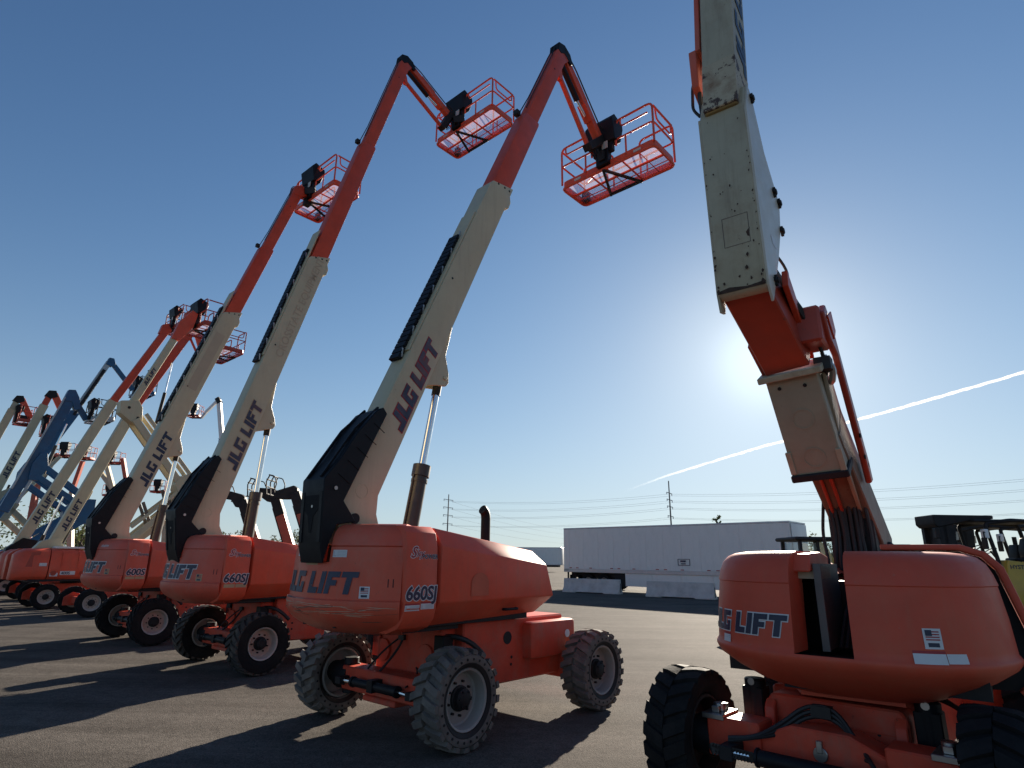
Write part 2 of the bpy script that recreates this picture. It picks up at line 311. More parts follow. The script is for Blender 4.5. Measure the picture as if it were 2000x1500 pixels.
def rpath(pts, r, n=4, closed=False):   # polyline with rounded corners
    pts = [Vector(p) for p in pts]; out = []; N = len(pts)
    for i, p in enumerate(pts):
        if not closed and i in (0, N-1): out.append(p); continue
        a, b = pts[i-1], pts[(i+1) % N]; da = min(r, (a-p).length*0.49); db = min(r, (b-p).length*0.49)
        out += arc3(p+(a-p).normalized()*da, p, p+(b-p).normalized()*db, n)
    return out

# ------------------------------------------------------------------ lettering (polygons in a u-v plane, mapped onto a surface)
GL = {'J': ([(.42, .28, .74, 1), (0, 0, .74, .28)], .74), 'L': ([(0, 0, .32, 1), (.32, 0, .72, .28)], .72),
      'G': ([(0, 0, .32, 1), (.32, .74, .84, 1), (.32, 0, .84, .26), (.56, .26, .84, .5)], .84), 'I': ([(0, 0, .32, 1)], .32),
      'F': ([(0, 0, .32, 1), (.32, .74, .78, 1), (.32, .37, .66, .62)], .78), 'T': ([(0, .74, .92, 1), (.3, 0, .62, .74)], .92)}
def block(text, h, shear=0.2, grow=0.0, gap=0.1, nx=4):
    polys = []; x = 0.0
    for ch in text:
        if ch == ' ': x += .42; continue
        rs, w = GL[ch]
        for k, (x0, y0, x1, y1) in enumerate(rs):
            x0 -= grow; y0 -= grow; x1 += grow; y1 += grow
            for i in range(nx):
                a = x0+(x1-x0)*i/nx; b = x0+(x1-x0)*(i+1)/nx
                polys.append(([((x+a+shear*y0)*h, y0*h), ((x+b+shear*y0)*h, y0*h), ((x+b+shear*y1)*h, y1*h), ((x+a+shear*y1)*h, y1*h)], k))
        x += w+gap
    return polys, (x-gap)*h
_tc = {}
def font_polys(text, h, shear=0.0, offset=0.0):
    key = (text, h, shear, offset)
    if key in _tc: return _tc[key]
    cu = bpy.data.curves.new('lettering', 'FONT'); cu.body = text; cu.size = h*1.38; cu.shear = shear; cu.offset = offset*h; cu.resolution_u = 3
    o = bpy.data.objects.new('lettering', cu); COL.objects.link(o); dg = bpy.context.evaluated_depsgraph_get()
    me = bpy.data.meshes.new_from_object(o.evaluated_get(dg)); bpy.data.objects.remove(o); bpy.data.curves.remove(cu)
    ps = [([(me.vertices[i].co.x, me.vertices[i].co.y) for i in p.vertices], 0) for p in me.polygons]
    w = max((v.co.x for v in me.vertices), default=0); bpy.data.meshes.remove(me); _tc[key] = (ps, w); return _tc[key]
def decal(name, polys, mp, m, parent, off=0.003, du=0.0, dv=0.0):
    b = MB()
    for p, k in polys: b.add([mp(u+du, v+dv, off+0.0005*k) for u, v in p], [tuple(range(len(p)))])
    me = bpy.data.meshes.new(name); me.from_pydata([tuple(p) for p in b.v], [], b.f); me.materials.append(m)
    return link(name, me, parent)
def rectp(u0, v0, u1, v1, nx=3): return [([(u0+(u1-u0)*i/nx, v0), (u0+(u1-u0)*(i+1)/nx, v0), (u0+(u1-u0)*(i+1)/nx, v1), (u0+(u1-u0)*i/nx, v1)], 0) for i in range(nx)]
def logo(mp, h, parent, m='navy', u0=0.0, v0=0.0, outline=True, shear=0.2, name='lettering', text='JLG LIFT', gm='decal_white'):
    p, w = block(text, h, shear)
    if outline: decal(name+'_outline', block(text, h, shear, 0.055)[0], mp, M[gm], parent, 0.002, u0, v0)
    decal(name, p, mp, M[m], parent, 0.0065, u0, v0); return w
def words(mp, text, h, parent, m='navy', u0=0.0, v0=0.0, shear=0.0, bold=0.02, outline=None, name='lettering'):
    p, w = font_polys(text, h, shear, bold)
    if outline: decal(name+'_outline', font_polys(text, h, shear, bold+0.06)[0], mp, M[outline], parent, 0.002, u0, v0)
    decal(name, p, mp, M[m], parent, 0.0045, u0, v0); return w
def warning(mp, u0, v0, w, h, parent, red=True, name='warning_label'):
    o = decal(name, rectp(u0, v0, u0+w, v0+h), mp, M['decal_white'], parent, 0.0025)
    if red: decal('label_band', rectp(u0, v0+h, u0+w, v0+h*1.28), mp, M['decal_red'], parent, 0.0025)
    ln = []
    for i in range(4): ln += rectp(u0+w*0.34, v0+h*(0.15+0.2*i), u0+w*0.94, v0+h*(0.23+0.2*i), 2)
    ln += rectp(u0+w*0.06, v0+h*0.14, u0+w*0.11, v0+h*0.8, 1); ln += rectp(u0+w*0.11, v0+h*0.14, u0+w*0.27, v0+h*0.24, 1)
    decal('label_print', ln, mp, M['white_grey'], parent, 0.004); return o
def flag_label(mp, u0, v0, w, h, parent, worn=False):
    decal('flag_label', rectp(u0, v0, u0+w, v0+h), mp, M['decal_tan' if worn else 'decal_white'], parent, 0.0025)
    st = []
    for i in range(4): st += rectp(u0+w*0.12, v0+h*(0.42+0.13*i), u0+w*0.88, v0+h*(0.485+0.13*i), 1)
    decal('flag_stripe', st, mp, M['decal_red'], parent, 0.0035)
    decal('flag_canton', rectp(u0+w*0.12, v0+h*0.64, u0+w*0.48, v0+h*0.93, 1), mp, M['navy'], parent, 0.0045)
    decal('label_print', rectp(u0+w*0.2, v0+h*0.1, u0+w*0.8, v0+h*0.3, 1), mp, M['navy'], parent, 0.0035)

# a wall that follows a plan curve, its profile given as (z, inset)
class Plan:
    def __init__(s, pts, prof):
        s.p = [Vector((x, y, 0)) for x, y in pts]; s.prof = prof; s.s = [0.0]
        for a, b in zip(s.p, s.p[1:]): s.s.append(s.s[-1]+(b-a).length)
        s.n = []
        for i in range(len(s.p)):
            t = s.p[min(i+1, len(s.p)-1)]-s.p[max(i-1, 0)]; s.n.append(Vector((t.y, -t.x, 0)).normalized())
        s.L = s.s[-1]
    def at(s, u):
        u = min(max(u, 0), s.L-1e-6); i = 0
        while i < len(s.s)-2 and s.s[i+1] < u: i += 1
        t = (u-s.s[i])/(s.s[i+1]-s.s[i]); return s.p[i].lerp(s.p[i+1], t), s.n[i].lerp(s.n[i+1], t).normalized()
    def inset(s, z):
        pr = s.prof
        if z <= pr[0][0]: return pr[0][1]
        for (a, ia), (b, ib) in zip(pr, pr[1:]):
            if z <= b: return ia+(ib-ia)*(z-a)/max(1e-6, b-a)
        return pr[-1][1]
    def pt(s, u, z, off=0.0): p, n = s.at(u); q = p+n*(off-s.inset(z)); return Vector((q.x, q.y, z))
    def u_of_x(s, x):
        for i, (a, b) in enumerate(zip(s.p, s.p[1:])):
            if (a.x-x)*(b.x-x) <= 0 and abs(b.x-a.x) > 1e-9: return s.s[i]+(s.s[i+1]-s.s[i])*(x-a.x)/(b.x-a.x)
        return 0 if abs(s.p[0].x-x) < abs(s.p[-1].x-x) else s.L
    def sheet(s, u0, u1, nu, z0=-9, z1=9, thick=0.05, extra=None):
        prof = [(z, i) for z, i in s.prof if z0 <= z <= z1]
        if z0 > s.prof[0][0]: prof = [(z0, s.inset(z0))]+prof
        if z1 < s.prof[-1][0]: prof = prof+[(z1, s.inset(z1))]
        us = [u0+(u1-u0)*i/(nu-1) for i in range(nu)]
        if extra: us = sorted(us+extra)
        b = MB()
        def side(t):
            return [[Vector((*(s.at(u)[0]-s.at(u)[1]*(i+t))[:2], z if t == 0 else min(z, prof[-1][0]-t*0.6))) for z, i in prof] for u in us]
        A, B = side(0), side(thick); n, m_ = len(us), len(prof); vs = [p for c in A for p in c]+[p for c in B for p in c]; fs = []; K = n*m_
        for i in range(n-1):
            for j in range(m_-1):
                fs.append((i*m_+j, (i+1)*m_+j, (i+1)*m_+j+1, i*m_+j+1)); fs.append((K+i*m_+j, K+i*m_+j+1, K+(i+1)*m_+j+1, K+(i+1)*m_+j))
            for j in (0, m_-1): fs.append((i*m_+j, (i+1)*m_+j, K+(i+1)*m_+j, K+i*m_+j))
        for j in range(m_-1):
            for i in (0, n-1): fs.append((i*m_+j, i*m_+j+1, K+i*m_+j+1, K+i*m_+j))
        b.add(vs, fs); return b

# ------------------------------------------------------------------ wheels
_wc = {}
def wheel_meshes(style, rt, w, rr):
    key = (style, rt, w, rr)
    if key in _wc: return _wc[key]
    hw = w/2; d = {'plain': .03, 'lug': .03, 'solid': .042, 'chevron': .032}[style]
    ty = MB().lathe([(rr, -hw*0.72), (rr+0.03, -hw*0.9), (rr+(rt-rr)*0.45, -hw), (rt-d*1.5, -hw*0.97), (rt-d, -hw*0.8), (rt-d, hw*0.8), (rt-d*1.5, hw*0.97), (rr+(rt-rr)*0.45, hw), (rr+0.03, hw*0.9), (rr, hw*0.72)], (0, 0, 0), n=40, closed=True)
    N = {'solid': 21, 'chevron': 24, 'lug': 20, 'plain': 22}[style]
    for sgn in (-1, 1):
        for k in range(N):
            a0 = 2*math.pi*(k+(0.5 if sgn > 0 else 0))/N; da = 2*math.pi/N
            if style == 'chevron': sk, wd, xin = 0.75, 0.66, 0.02
            elif style == 'solid': sk, wd, xin = 0.5, 0.56, 0.05
            elif style == 'lug': sk, wd, xin = 0.55, 0.72, 0.02
            else: sk, wd, xin = 0.9, 0.5, 0.03
            vs = []
            for (xx, aa) in ((xin*hw, 0), (hw*0.62, sk*0.6), (hw*1.0, sk)):
                for rr_, ww in ((rt-d*1.25, wd), (rt-(0.012 if xx > hw*0.9 else 0), wd*0.86)):
                    for e in (-0.5, 0.5):
                        an = a0+(aa+e*ww)*da; vs.append((sgn*xx, rr_*math.cos(an), rr_*math.sin(an)))
            # index: [station*4 + (lo/hi)*2 + side]
            fs = []
            for st in (0, 1):
                a = st*4; b = a+4; fs += [(a+2, a+3, b+3, b+2), (a, b, b+2, a+2), (a+1, a+3, b+3, b+1)]
            fs += [(0, 1, 3, 2), (8, 10, 11, 9)]
            if style in ('solid', 'lug'):
                an = [a0+(sk+e*wd)*da for e in (-0.5, 0.5)]; k0 = len(vs); vs += [(sgn*hw*0.99, (rt-0.055)*math.cos(x), (rt-0.055)*math.sin(x)) for x in an]; fs += [(8, 9, k0+1, k0), (8, k0, 10), (9, 11, k0+1)]
            ty.add(vs, fs)
    tm = {'solid': 'tyre_grey', 'chevron': 'tyre_brown'}.get(style, 'tyre_black')
    tyre = ty.mesh('tyre', M[tm], ang=30)
    if style == 'chevron':
        tyre.materials.append(M['tyre_black'])
        for p_ in tyre.polygons:
            c_ = p_.center
            if math.hypot(c_.y, c_.z) < rt-0.075: p_.material_index = 1
    rim = MB().lathe([(rr*0.30, hw*0.22), (rr*0.80, hw*0.12), (rr*0.86, hw*0.2), (rr*0.88, hw*0.62), (rr*0.93, hw*0.80), (rr*1.0, hw*0.86), (rr*1.01, hw*0.80), (rr*0.97, hw*0.66), (rr*0.97, -hw*0.75), (rr*0.9, -hw*0.8), (rr*0.84, -hw*0.5), (rr*0.84, 0.0), (rr*0.30, 0.0)], (0, 0, 0), n=40, closed=True)
    rim = rim.mesh('rim', M['rim_grey' if style == 'solid' else ('dark' if style == 'lug' else 'rim_beige')], ang=30)
    hb = MB().lathe([(0, hw*0.74), (rr*0.2, hw*0.74), (rr*0.27, hw*0.68), (rr*0.34, hw*0.62), (rr*0.36, hw*0.36), (rr*0.42, hw*0.32), (rr*0.42, -hw*0.9), (0, -hw*0.9)], (0, 0, 0), n=20)
    for k in range(9):
        a = 2*math.pi*k/9; hb.cyl((hw*0.14, rr*0.55*math.cos(a), rr*0.55*math.sin(a)), (hw*0.34, rr*0.55*math.cos(a), rr*0.55*math.sin(a)), 0.013, 6)
    for k in range(6):
        a = 2*math.pi*k/6; hb.cyl((hw*0.62, rr*0.26*math.cos(a), rr*0.26*math.sin(a)), (hw*0.76, rr*0.26*math.cos(a), rr*0.26*math.sin(a)), 0.011, 6)
    hub = hb.mesh('hub', M['dark'], ang=30)
    holes = None  # mesh of dark discs painting the shade inside the sidewall holes
    if style == 'solid':
        ho = MB(); rm = rr+(rt-rr)*0.46
        for sg in (-1, 1):
            for k in range(26):
                a = 2*math.pi*k/26; c = (sg*(hw*0.97), rm*math.cos(a), rm*math.sin(a)); ho.cyl(c, (sg*(hw+0.003), c[1], c[2]), 0.0135, 8)  # proud dark discs painting the shade inside the holes
        holes = ho.mesh('sidewall_hole_shade', M['dark'])
        br = MB()
        for sg in (-1, 1): br.lathe([(rr+0.012, sg*hw*0.86), (rr+0.05, sg*(hw*0.955+0.001)), (rr+0.055, sg*hw*0.955), (rr+0.012, sg*hw*0.8)], (0, 0, 0), n=40, closed=True)
        _wc[key+('band',)] = br.mesh('bead_band', M['dark'])
    _wc[key] = (rim, tyre, hub, holes); return _wc[key]
def wheel(parent, x, y, z, style, rt, w, rr, steer=0.0):
    rim, tyre, hub, holes = wheel_meshes(style, rt, w, rr)
    o = link('wheel', rim, parent, (x, y, z), (random.uniform(0, 6.28), 0, (0 if x > 0 else math.pi)+steer)); link('tyre', tyre, o); link('hub', hub, o)
    if holes: tag(link('sidewall_hole_shade', holes, o), kind='stuff'); link('bead_band', _wc[(style, rt, w, rr, 'band')], o)
    return o

# ------------------------------------------------------------------ work platform (railed basket)
def platform(root, c, L=2.4, Wd=0.92, frame='orange', rail='orange', detail=True, console_x=0.0, H=1.08, xf=None, r=0.025):
    cx, cy, cz = c; x0, x1, y0, y1 = cx-L/2, cx+L/2, cy-Wd/2, cy+Wd/2
    b = MB(); pth = rpath([(x0, y0, cz), (x1, y0, cz), (x1, y1, cz), (x0, y1, cz)], 0.12, 3, True)
    n = len(pth)
    for i in range(n):     # toe board ring
        p, q = pth[i], pth[(i+1) % n]; ci = Vector((cx, cy, cz)); pi = p+(ci-p)*0.012; qi = q+(ci-q)*0.012
        up = Vector((0, 0, 0.17)); b.add([p, q, q+up, p+up, pi, qi, qi+up, pi+up], [(0, 1, 2, 3), (4, 7, 6, 5), (3, 2, 6, 7), (0, 4, 5, 1)])
    b.tube([p+Vector((0, 0, 0.0)) for p in pth], 0.032, 6, True)
    for f in (0.33, 0.67): b.beam((x0+L*f, y0, cz), (x0+L*f, y1, cz), 0.03, 0.03, (1, 0, 0))
    b.beam((x0, cy-0.05, cz-0.002), (x1, cy-0.05, cz-0.002), 0.05, 0.035, (0, 1, 0))
    po = b.build('platform', M[frame], root, xf=xf)
    fl = MB().box((x0+0.02, y0+0.02, cz+0.034), (x1-0.02, y1-0.02, cz+0.040)).build('floor_mesh', M['floor_mesh'], po, xf=xf)
    g = MB()
    for f in (0.72,): g.beam((x0, y0+Wd*f, cz+0.022), (x1, y0+Wd*f, cz+0.022), 0.018, 0.014, (0, 1, 0))
    for f in (0.16, 0.5, 0.84): g.beam((x0+L*f, y0, cz+0.021), (x0+L*f, y1, cz+0.021), 0.016, 0.012, (1, 0, 0))
    tag(g.build('floor_grid', M[frame], po, xf=xf), kind='stuff')
    zt, zm = cz+H, cz+0.60; cxx = cx+console_x
    def rl(pts, rad=0.14, closed=False, rr_=r): return MB().tube(rpath(pts, rad, 4, closed), rr_, 7).build('rail', M[rail], po, xf=xf)
    rl([(cxx+0.32, y0, zm-0.15), (cxx+0.32, y0, zt), (x1, y0, zt), (x1, y0, cz+0.1)])
    rl([(cxx-0.32, y0, zm-0.15), (cxx-0.32, y0, zt), (x0, y0, zt), (x0, y0, cz+0.1)])
    rl([(x1, y1, cz+0.1), (x1, y1, zt), (cx+0.36, y1, zt), (cx+0.36, y1, cz+0.1)])
    rl([(x0, y1, cz+0.1), (x0, y1, zt), (cx-0.36, y1, zt), (cx-0.36, y1, cz+0.1)])
    rl([(x1, y0+0.05, zt-0.06), (x1, y1-0.05, zt-0.06)]); rl([(x0, y0+0.05, zt-0.06), (x0, y1-0.05, zt-0.06)])
    rl([(cxx+0.3, y0, zm), (x1, y0, zm), (x1, y1, zm), (x0, y1, zm), (x0, y0, zm), (cxx-0.3, y0, zm)], 0.1, False, r*0.9)
    if detail:
        rl([(cxx+0.45, y0, zt), (cxx+0.45, y0, zt-0.2), (x1-0.12, y0, zt-0.2)], 0.09, False, r*0.8)
        rl([(x0+0.12, y0, zt-0.02), (x0+0.12, y0, zt-0.2), (cxx-0.45, y0, zt-0.2), (cxx-0.45, y0, zt)], 0.09, False, r*0.8)
        rl([(x1, y1-0.1, zt-0.06), (x1+0.01, y1-0.12, zm+0.12), (x1+0.01, y0+0.14, zm+0.12), (x1, y0+0.12, zt-0.06)], 0.1, False, r*0.8)
        rl([(x0, y1, zm), (x0+0.3, y1, cz+0.75), (x0+0.75, y1, cz+0.75)], 0.1, False, r*0.8)
    ps = MB()
    for px in (x0+L*0.28, x0+L*0.72):
        for yy in (y0, y1): ps.tube([(px, yy, cz+0.1), (px, yy, zm)], r*0.85, 6)
    ps.split('rail_post', M[rail], po, xf=xf)
    k = MB()   # control console with sloped lid
    k.prism([(-0.10, 0.58), (0.14, 0.58), (0.26, 0.98), (0.24, 1.10), (-0.08, 1.22), (-0.20, 1.06)], lambda a, bb, d: (cxx+d, y0+a, cz+bb), -0.36, 0.36)
    k.box((cxx-0.16, y0-0.10, cz+0.05), (cxx+0.16, y0+0.06, cz+0.63)); k.box((cxx-0.25, y0-0.06, cz+0.35), (cxx+0.26, y0+0.05, cz+0.62))
    k.build('control_console', M['black'], po, 0.012, xf=xf)
    if detail:
        MB().box((cxx+0.02, y0-0.108, cz+0.42), (cxx+0.17, y0-0.102, cz+0.60)).build('instruction_plate', M['decal_pale'], po, xf=xf)
        MB().box((x0+0.03, y1-0.18, cz+0.05), (x0+0.2, y1-0.04, cz+0.26)).build('foot_switch', M['black'], po, 0.01, xf=xf)
        for px in (x0+0.35, x1-0.5): MB().box((px, y0-0.006, cz+0.05), (px+0.18, y0-0.003, cz+0.11)).build('toe_board_label', M['decal_pale'], po, xf=xf)
    s_ = MB()
    s_.beam((cxx-0.02, y0-0.02, cz-0.03), (cxx+0.42, y1-0.02, cz-0.045), 0.055, 0.06, (1, 0, 0)); s_.beam((cxx-0.02, y0-0.02, cz-0.03), (cxx-0.40, y1-0.02, cz-0.045), 0.055, 0.06, (1, 0, 0))
    s_.beam((cxx-0.42, y1-0.04, cz-0.03), (cxx+0.44, y1-0.04, cz-0.03), 0.06, 0.06, (0, 1, 0))
    s_.build('support_arms', M['dark'], po, 0.006, xf=xf)
    return po

# ------------------------------------------------------------------ ground
g = MB(); g.box((-3500, -400, -1.0), (3500, 6000, 0.0))
tag(g.build('ground', M['asphalt']), kind='structure')
# ------------------------------------------------------------------ straight telescopic boom lift
PIV = (-2.0, 2.15)
M['slot_shade'] = flat('slot_shade_black', (0.002, 0.002, 0.003), 0.9)
M['scrape'] = mat('scraped_paint', (0.55, 0.30, 0.20), 0.6, var=0.2)
M['scrape_dark'] = mat('dark_scrape', (0.16, 0.09, 0.06), 0.7, var=0.3)
def frame_of(ang):
    c, s = math.cos(R_(ang)), math.sin(R_(ang)); return (c, s), (-s, c)
DA, NA = frame_of(66.6)
def tnA(y, z): dy, dz = y-PIV[0], z-PIV[1]; return dy*DA[0]+dz*DA[1], dy*NA[0]+dz*NA[1]
TAIL = Plan([(1.45*math.sin(R_(a)), -1.0-1.45*math.cos(R_(a))) for a in [-46.4+92.8*i/28 for i in range(29)]],
            [(1.10, .34), (1.13, .26), (1.17, .17), (1.22, .09), (1.28, .035), (1.34, .005), (1.40, 0), (1.44, 0.004), (1.455, .03), (1.82, .05), (1.975, .062), (1.982, .075), (1.99, .060), (2.10, .085), (2.16, .12), (2.20, .17), (2.22, .24), (2.228, .95)])
def telescopic(name, label, loc, yaw, p):
    root = thing(name, label, 'boom lift', (loc[0], loc[1], 0), -yaw, 'boom lifts parked in a row on the asphalt')
    OR, CH = M[p['paint']], M['orange_chassis']
    rt = .485
    for x in (-1.12, 1.12):
        for y in (-1.25, 1.25): wheel(root, x, y, rt, p['tyre'], rt, .38, p['rr'], p.get('steer', 0) if y < 0 else 0)
    # chassis
    ch = MB().box((-.72, -.78, .42), (.72, 1.12, 1.155)).build('chassis', CH, root, .02)
    MB().box((-.87, .27, .66), (.87, 1.22, 1.10)).build('rear_frame', CH, ch, .05, seg=2)
    MB().box((-.80, 1.02, .36), (.80, 1.36, .72)).build('rear_axle', CH, root, .015)
    fa = MB().box((-.78, -1.38, .34), (.78, -1.12, .60)).box((-.30, -1.40, .28), (.30, -1.10, .34)).build('front_axle', CH, root, .012)
    fp = MB().box((-.60, -1.02, .56), (.60, -.79, 1.09)).build('front_frame', CH, root, .015)
    k = MB()
    for x in (-.44, .36): k.cyl((x, -1.02, .78), (x, -1.05, .78), .13, 20)
    k.split('mount_disc', CH, fp, .006)
    k = MB()
    for sx in (-1, 1):
        k.cyl((sx*.78, -1.25, .28), (sx*.78, -1.25, .68), .09, 14); k.cyl((sx*.70, -1.25, .47), (sx*.98, -1.25, .47), .16, 16)
        k.box((sx*.66-.05, -1.52, .42), (sx*.66+.05, -1.2, .50))
        k.cyl((sx*.70, 1.2, .485), (sx*.98, 1.2, .485), .17, 16)
    k.split('steering_knuckle', M['dark'], fa, .006, per=4)
    st = MB().cyl((-.38, -1.47, .47), (-.04, -1.47, .47), .048, 14).cyl((.0, -1.47, .47), (.40, -1.47, .47), .052, 14).box((-.06, -1.53, .41), (.04, -1.36, .54)).cyl((.40, -1.47, .47), (.44, -1.47, .47), .062, 14).cyl((-.42, -1.47, .47), (-.38, -1.47, .47), .06, 14).build('steering_cylinder', M['black'], root, .004)
    MB().cyl((.44, -1.47, .47), (.66, -1.47, .46), .022, 10).cyl((-.66, -1.47, .46), (-.42, -1.47, .47), .022, 10).split('steering_rod', M['chrome'], st)
    for sx in (-1, 1):
        lk = MB().cyl((sx*.60, -.98, .66), (sx*.60, -.98, .98), .075, 14).box((sx*.60-.08, -1.06, .84), (sx*.60+.08, -.90, 1.02)).build('lockout_cylinder', M['black'], root, .008)
        MB().cyl((sx*.60, -.98, .56), (sx*.60, -.98, .66), .03, 10).build('cylinder_rod', M['chrome'], lk)
    hs = MB()
    hs.tube(arc3((-.12, -1.04, .94), (-.34, -1.12, .80), (-.34, -1.32, .60)), .012, 6); hs.tube(arc3((-.06, -1.04, .94), (-.06, -1.10, .8), (-.10, -1.33, .60)), .014, 6)
    hs.tube(arc3((.60, -.95, 1.0), (.86, -.85, 1.04), (.90, -.62, .80), 10), .03, 8); hs.tube(arc3((.2, -1.03, .64), (.4, -1.12, .56), (.5, -1.42, .52)), .011, 6)
    hs.box((-.13, -1.06, .92), (-.03, -1.02, .98)); hs.split('hydraulic_hose', M['rubber_hose'], root)
    MB().cyl((.721, -.02, .93), (.726, -.02, .93), .075, 24).build('access_hole', M['dark'], ch)
    MB().box((.721, .55, .80), (.724, .66, .93)).build('paper_label', M['decal_pale'], ch)
    k = MB()
    for y, z in ((-.45, .72), (-.45, .62), (.05, .62), (.06, .70)): k.cyl((.721, y, z), (.726, y, z), .018, 8)
    k.split('bolt_hole', M['dark'], ch)
    MB().box((-.64, -1.06, .70), (-.50, -1.03, .94)).build('front_plate', CH, fp, .01)
    tl = MB().cyl((.872, 1.02, .92), (.88, 1.02, .92), .05, 14).build('marker_lamp', M['clear_lens'], ch)
    # turntable
    tt = MB().lathe([(.0, 0), (.60, 0), (.60, .07), (0, .07)], (0, 0, 1.02), (0, 0, 1), 36).box((-.62, -1.75, 1.09), (.62, -.7, 1.158)).box((-.80, -1.75, 1.11), (.80, -.95, 1.15)).build('turntable', M['dark'], root)
    k = MB()
    for sx in (-1, 1): k.prism([(-2.25, 1.16), (-1.0, 1.16), (-1.1, 1.9), (-1.7, 2.16), (-2.25, 2.10)], lambda a, b, d: (d, a, b), sx*.315, sx*.275)
    k.box((-.85, -1.8, 1.16), (-.35, .2, 1.95)); k.box((.35, -1.8, 1.16), (.85, .2, 1.95)); k.split('engine_bay_fill', M['dark'], root)
    L = TAIL.L; uL, uR = TAIL.u_of_x(-.33), TAIL.u_of_x(.30)
    cw = TAIL.sheet(0.003, L-0.003, 37, -9, 1.82, .35).build('counterweight', M[p['tail']], root, ang=40)
    TAIL.sheet(0.003, uL, 12, 1.82, 9, .3).build('tail_cover', M[p['tail']], root, ang=40)
    TAIL.sheet(uR, L-0.003, 14, 1.82, 9, .3).build('tail_cover', M[p['tail']], root, ang=40)
    mpt = lambda u, v, o: TAIL.pt(u, v, o)
    uc = TAIL.u_of_x(0.0)
    w = block('JLG LIFT', .222)[1]
    logo(mpt, .222, root, p['logo'], uc-w/2+p.get('logo_dx', 0), 1.505, p.get('logo_outline', True))
    flag_label(mpt, TAIL.u_of_x(.70), 1.47, .115, .115, root, p['worn'])
    if p['tail_label']: warning(mpt, TAIL.u_of_x(.34), 1.87, .19, .075, root, False)
    warning(mpt, uL-.09, 1.88, .06, .10, root, False, 'small_label')
    decal('serial_label', rectp(TAIL.u_of_x(-.12), 1.79, TAIL.u_of_x(.12), 1.815), mpt, M['decal_tan'], root)
    if p.get('scuffs'):
        rs = random.Random(9); sc = []; s2 = []
        for i in range(64):
            u = rs.uniform(.05, L-.35); v = rs.choice([rs.uniform(1.24, 1.45), rs.uniform(1.30, 1.40)]); ln = rs.uniform(.08, .55)*(1 if rs.random() < .6 else .5); hh = rs.uniform(.0015, .0045)
            sl = rs.uniform(-.02, .02)
            q = [([(u+ln*a/5, v+sl*a/5-hh*(a not in (0, 5))), (u+ln*(a+1)/5, v+sl*(a+1)/5-hh*(a+1 != 5)), (u+ln*(a+1)/5, v+sl*(a+1)/5+hh*(a+1 != 5)*rs.uniform(.3, 1.3)), (u+ln*a/5, v+sl*a/5+hh*(a not in (0, 5))*rs.uniform(.3, 1.3))], i % 6) for a in range(5)]
            (sc if i % 3 else s2).extend(q)
        tag(decal('scrape_marks', sc, mpt, M['scrape'], cw, .001), kind='stuff'); tag(decal('scrape_marks', s2, mpt, M['scrape_dark'], cw, .0016), kind='stuff')
    for du in (.945, .985): decal('latch_slot', rectp(TAIL.u_of_x(du), 1.58, TAIL.u_of_x(du)+.010, 1.66, 1), mpt, M['dark'], root, .002)
    sp = [(0.36, 1.12), (0.80, 1.12), (0.97, 1.175), (1.05, 1.26), (1.085, 1.37), (1.085, 1.45), (1.07, 1.98), (1.03, 2.13), (0.95, 2.20), (0.36, 2.215)]
    hn = [(.36, 1.17, -1.50), (.86, 1.17, -1.50), (1.09, 1.42, -1.50), (1.09, 2.0, -1.50), (.93, 2.195, -1.50), (.36, 2.21, -1.50)]
    hf = [(.36, 1.22, .36), (.84, 1.22, .36), (1.06, 1.43, .49), (1.06, 1.80, .36), (.92, 1.98, .22), (.36, 2.0, .20)]
    for sx in (1, -1):
        s = MB().loft([[(sx*x, y, z) for x, z in sp] for y in (-1.965, -1.545)]).build('side_panel', OR, root, .012, seg=2)
        h = MB().loft([[(sx*x, y, z) for x, z, y in lp] for lp in (hn, hf)]).build('engine_hood', OR, root, .016, seg=2)
        MB().tube(rpath([(sx*1.0, -.42, 1.30), (sx*1.05, -.42, 1.30), (sx*1.05, -.20, 1.30), (sx*1.0, -.20, 1.30)], .03), .016, 8).build('hood_handle', M['black'], h)
    mps = lambda u, v, o: Vector((1.085-(v-1.45)*.0283+o if v > 1.45 else (1.085+o if v > 1.37 else 1.085+o-(1.37-v)*.32), -1.965+u, v))
    fp_, fw = font_polys(p['model'], .135, .12, .045)
    words(mps, p['model'], .135, root, 'navy', .5*.42-fw/2, 1.46, .12, .045, 'decal_white', 'model_lettering')
    words(mps, 'S', .115, root, 'decal_red', .045, 1.875, .35, .02, 'decal_white', 'emblem_lettering')
    words(mps, 'ky', .075, root, 'decal_red', .125, 1.885, .35, .015, 'decal_white', 'emblem_lettering')
    words(mps, 'POWER', .045, root, 'navy', .20, 1.865, .1, .03, 'decal_white', 'emblem_lettering')
    if p['worn']:
        for u0 in (.02, .215): decal('bleached_label', rectp(u0, 1.375, u0+.18, 1.43), mps, M['decal_tan'], root)
    else:
        warning(mps, .0, 1.355, .19, .055, root); warning(mps, .205, 1.365, .18, .055, root)
    if p.get('door_patch'): decal('faded_patch', [([(-.55+.14*math.cos(a), 1.60+.12*math.sin(a)) for a in [math.pi*i/12 for i in range(13)]]+[(-.69, 1.47), (-.41, 1.47)], 0)], lambda u, v, o: Vector((1.0885+o, u-.35, v)), M['ghost_orange'], root, .0015)
    if p.get('tag'): words(mpt, p['tag'], .05, root, 'decal_white', TAIL.u_of_x(.42), 2.04, .1, .02, None, 'stencil')
    ex = MB().tube(arc3((.55, -.28, 1.95), (.55, -.28, 2.30), (.55, -.28, 2.36), 3)+arc3((.55, -.28, 2.38), (.55, -.285, 2.47), (.55, -.345, 2.49), 5), .062, 14).build('exhaust_pipe', M['black'], root)
    # boom
    d, n = frame_of(p['ang'])
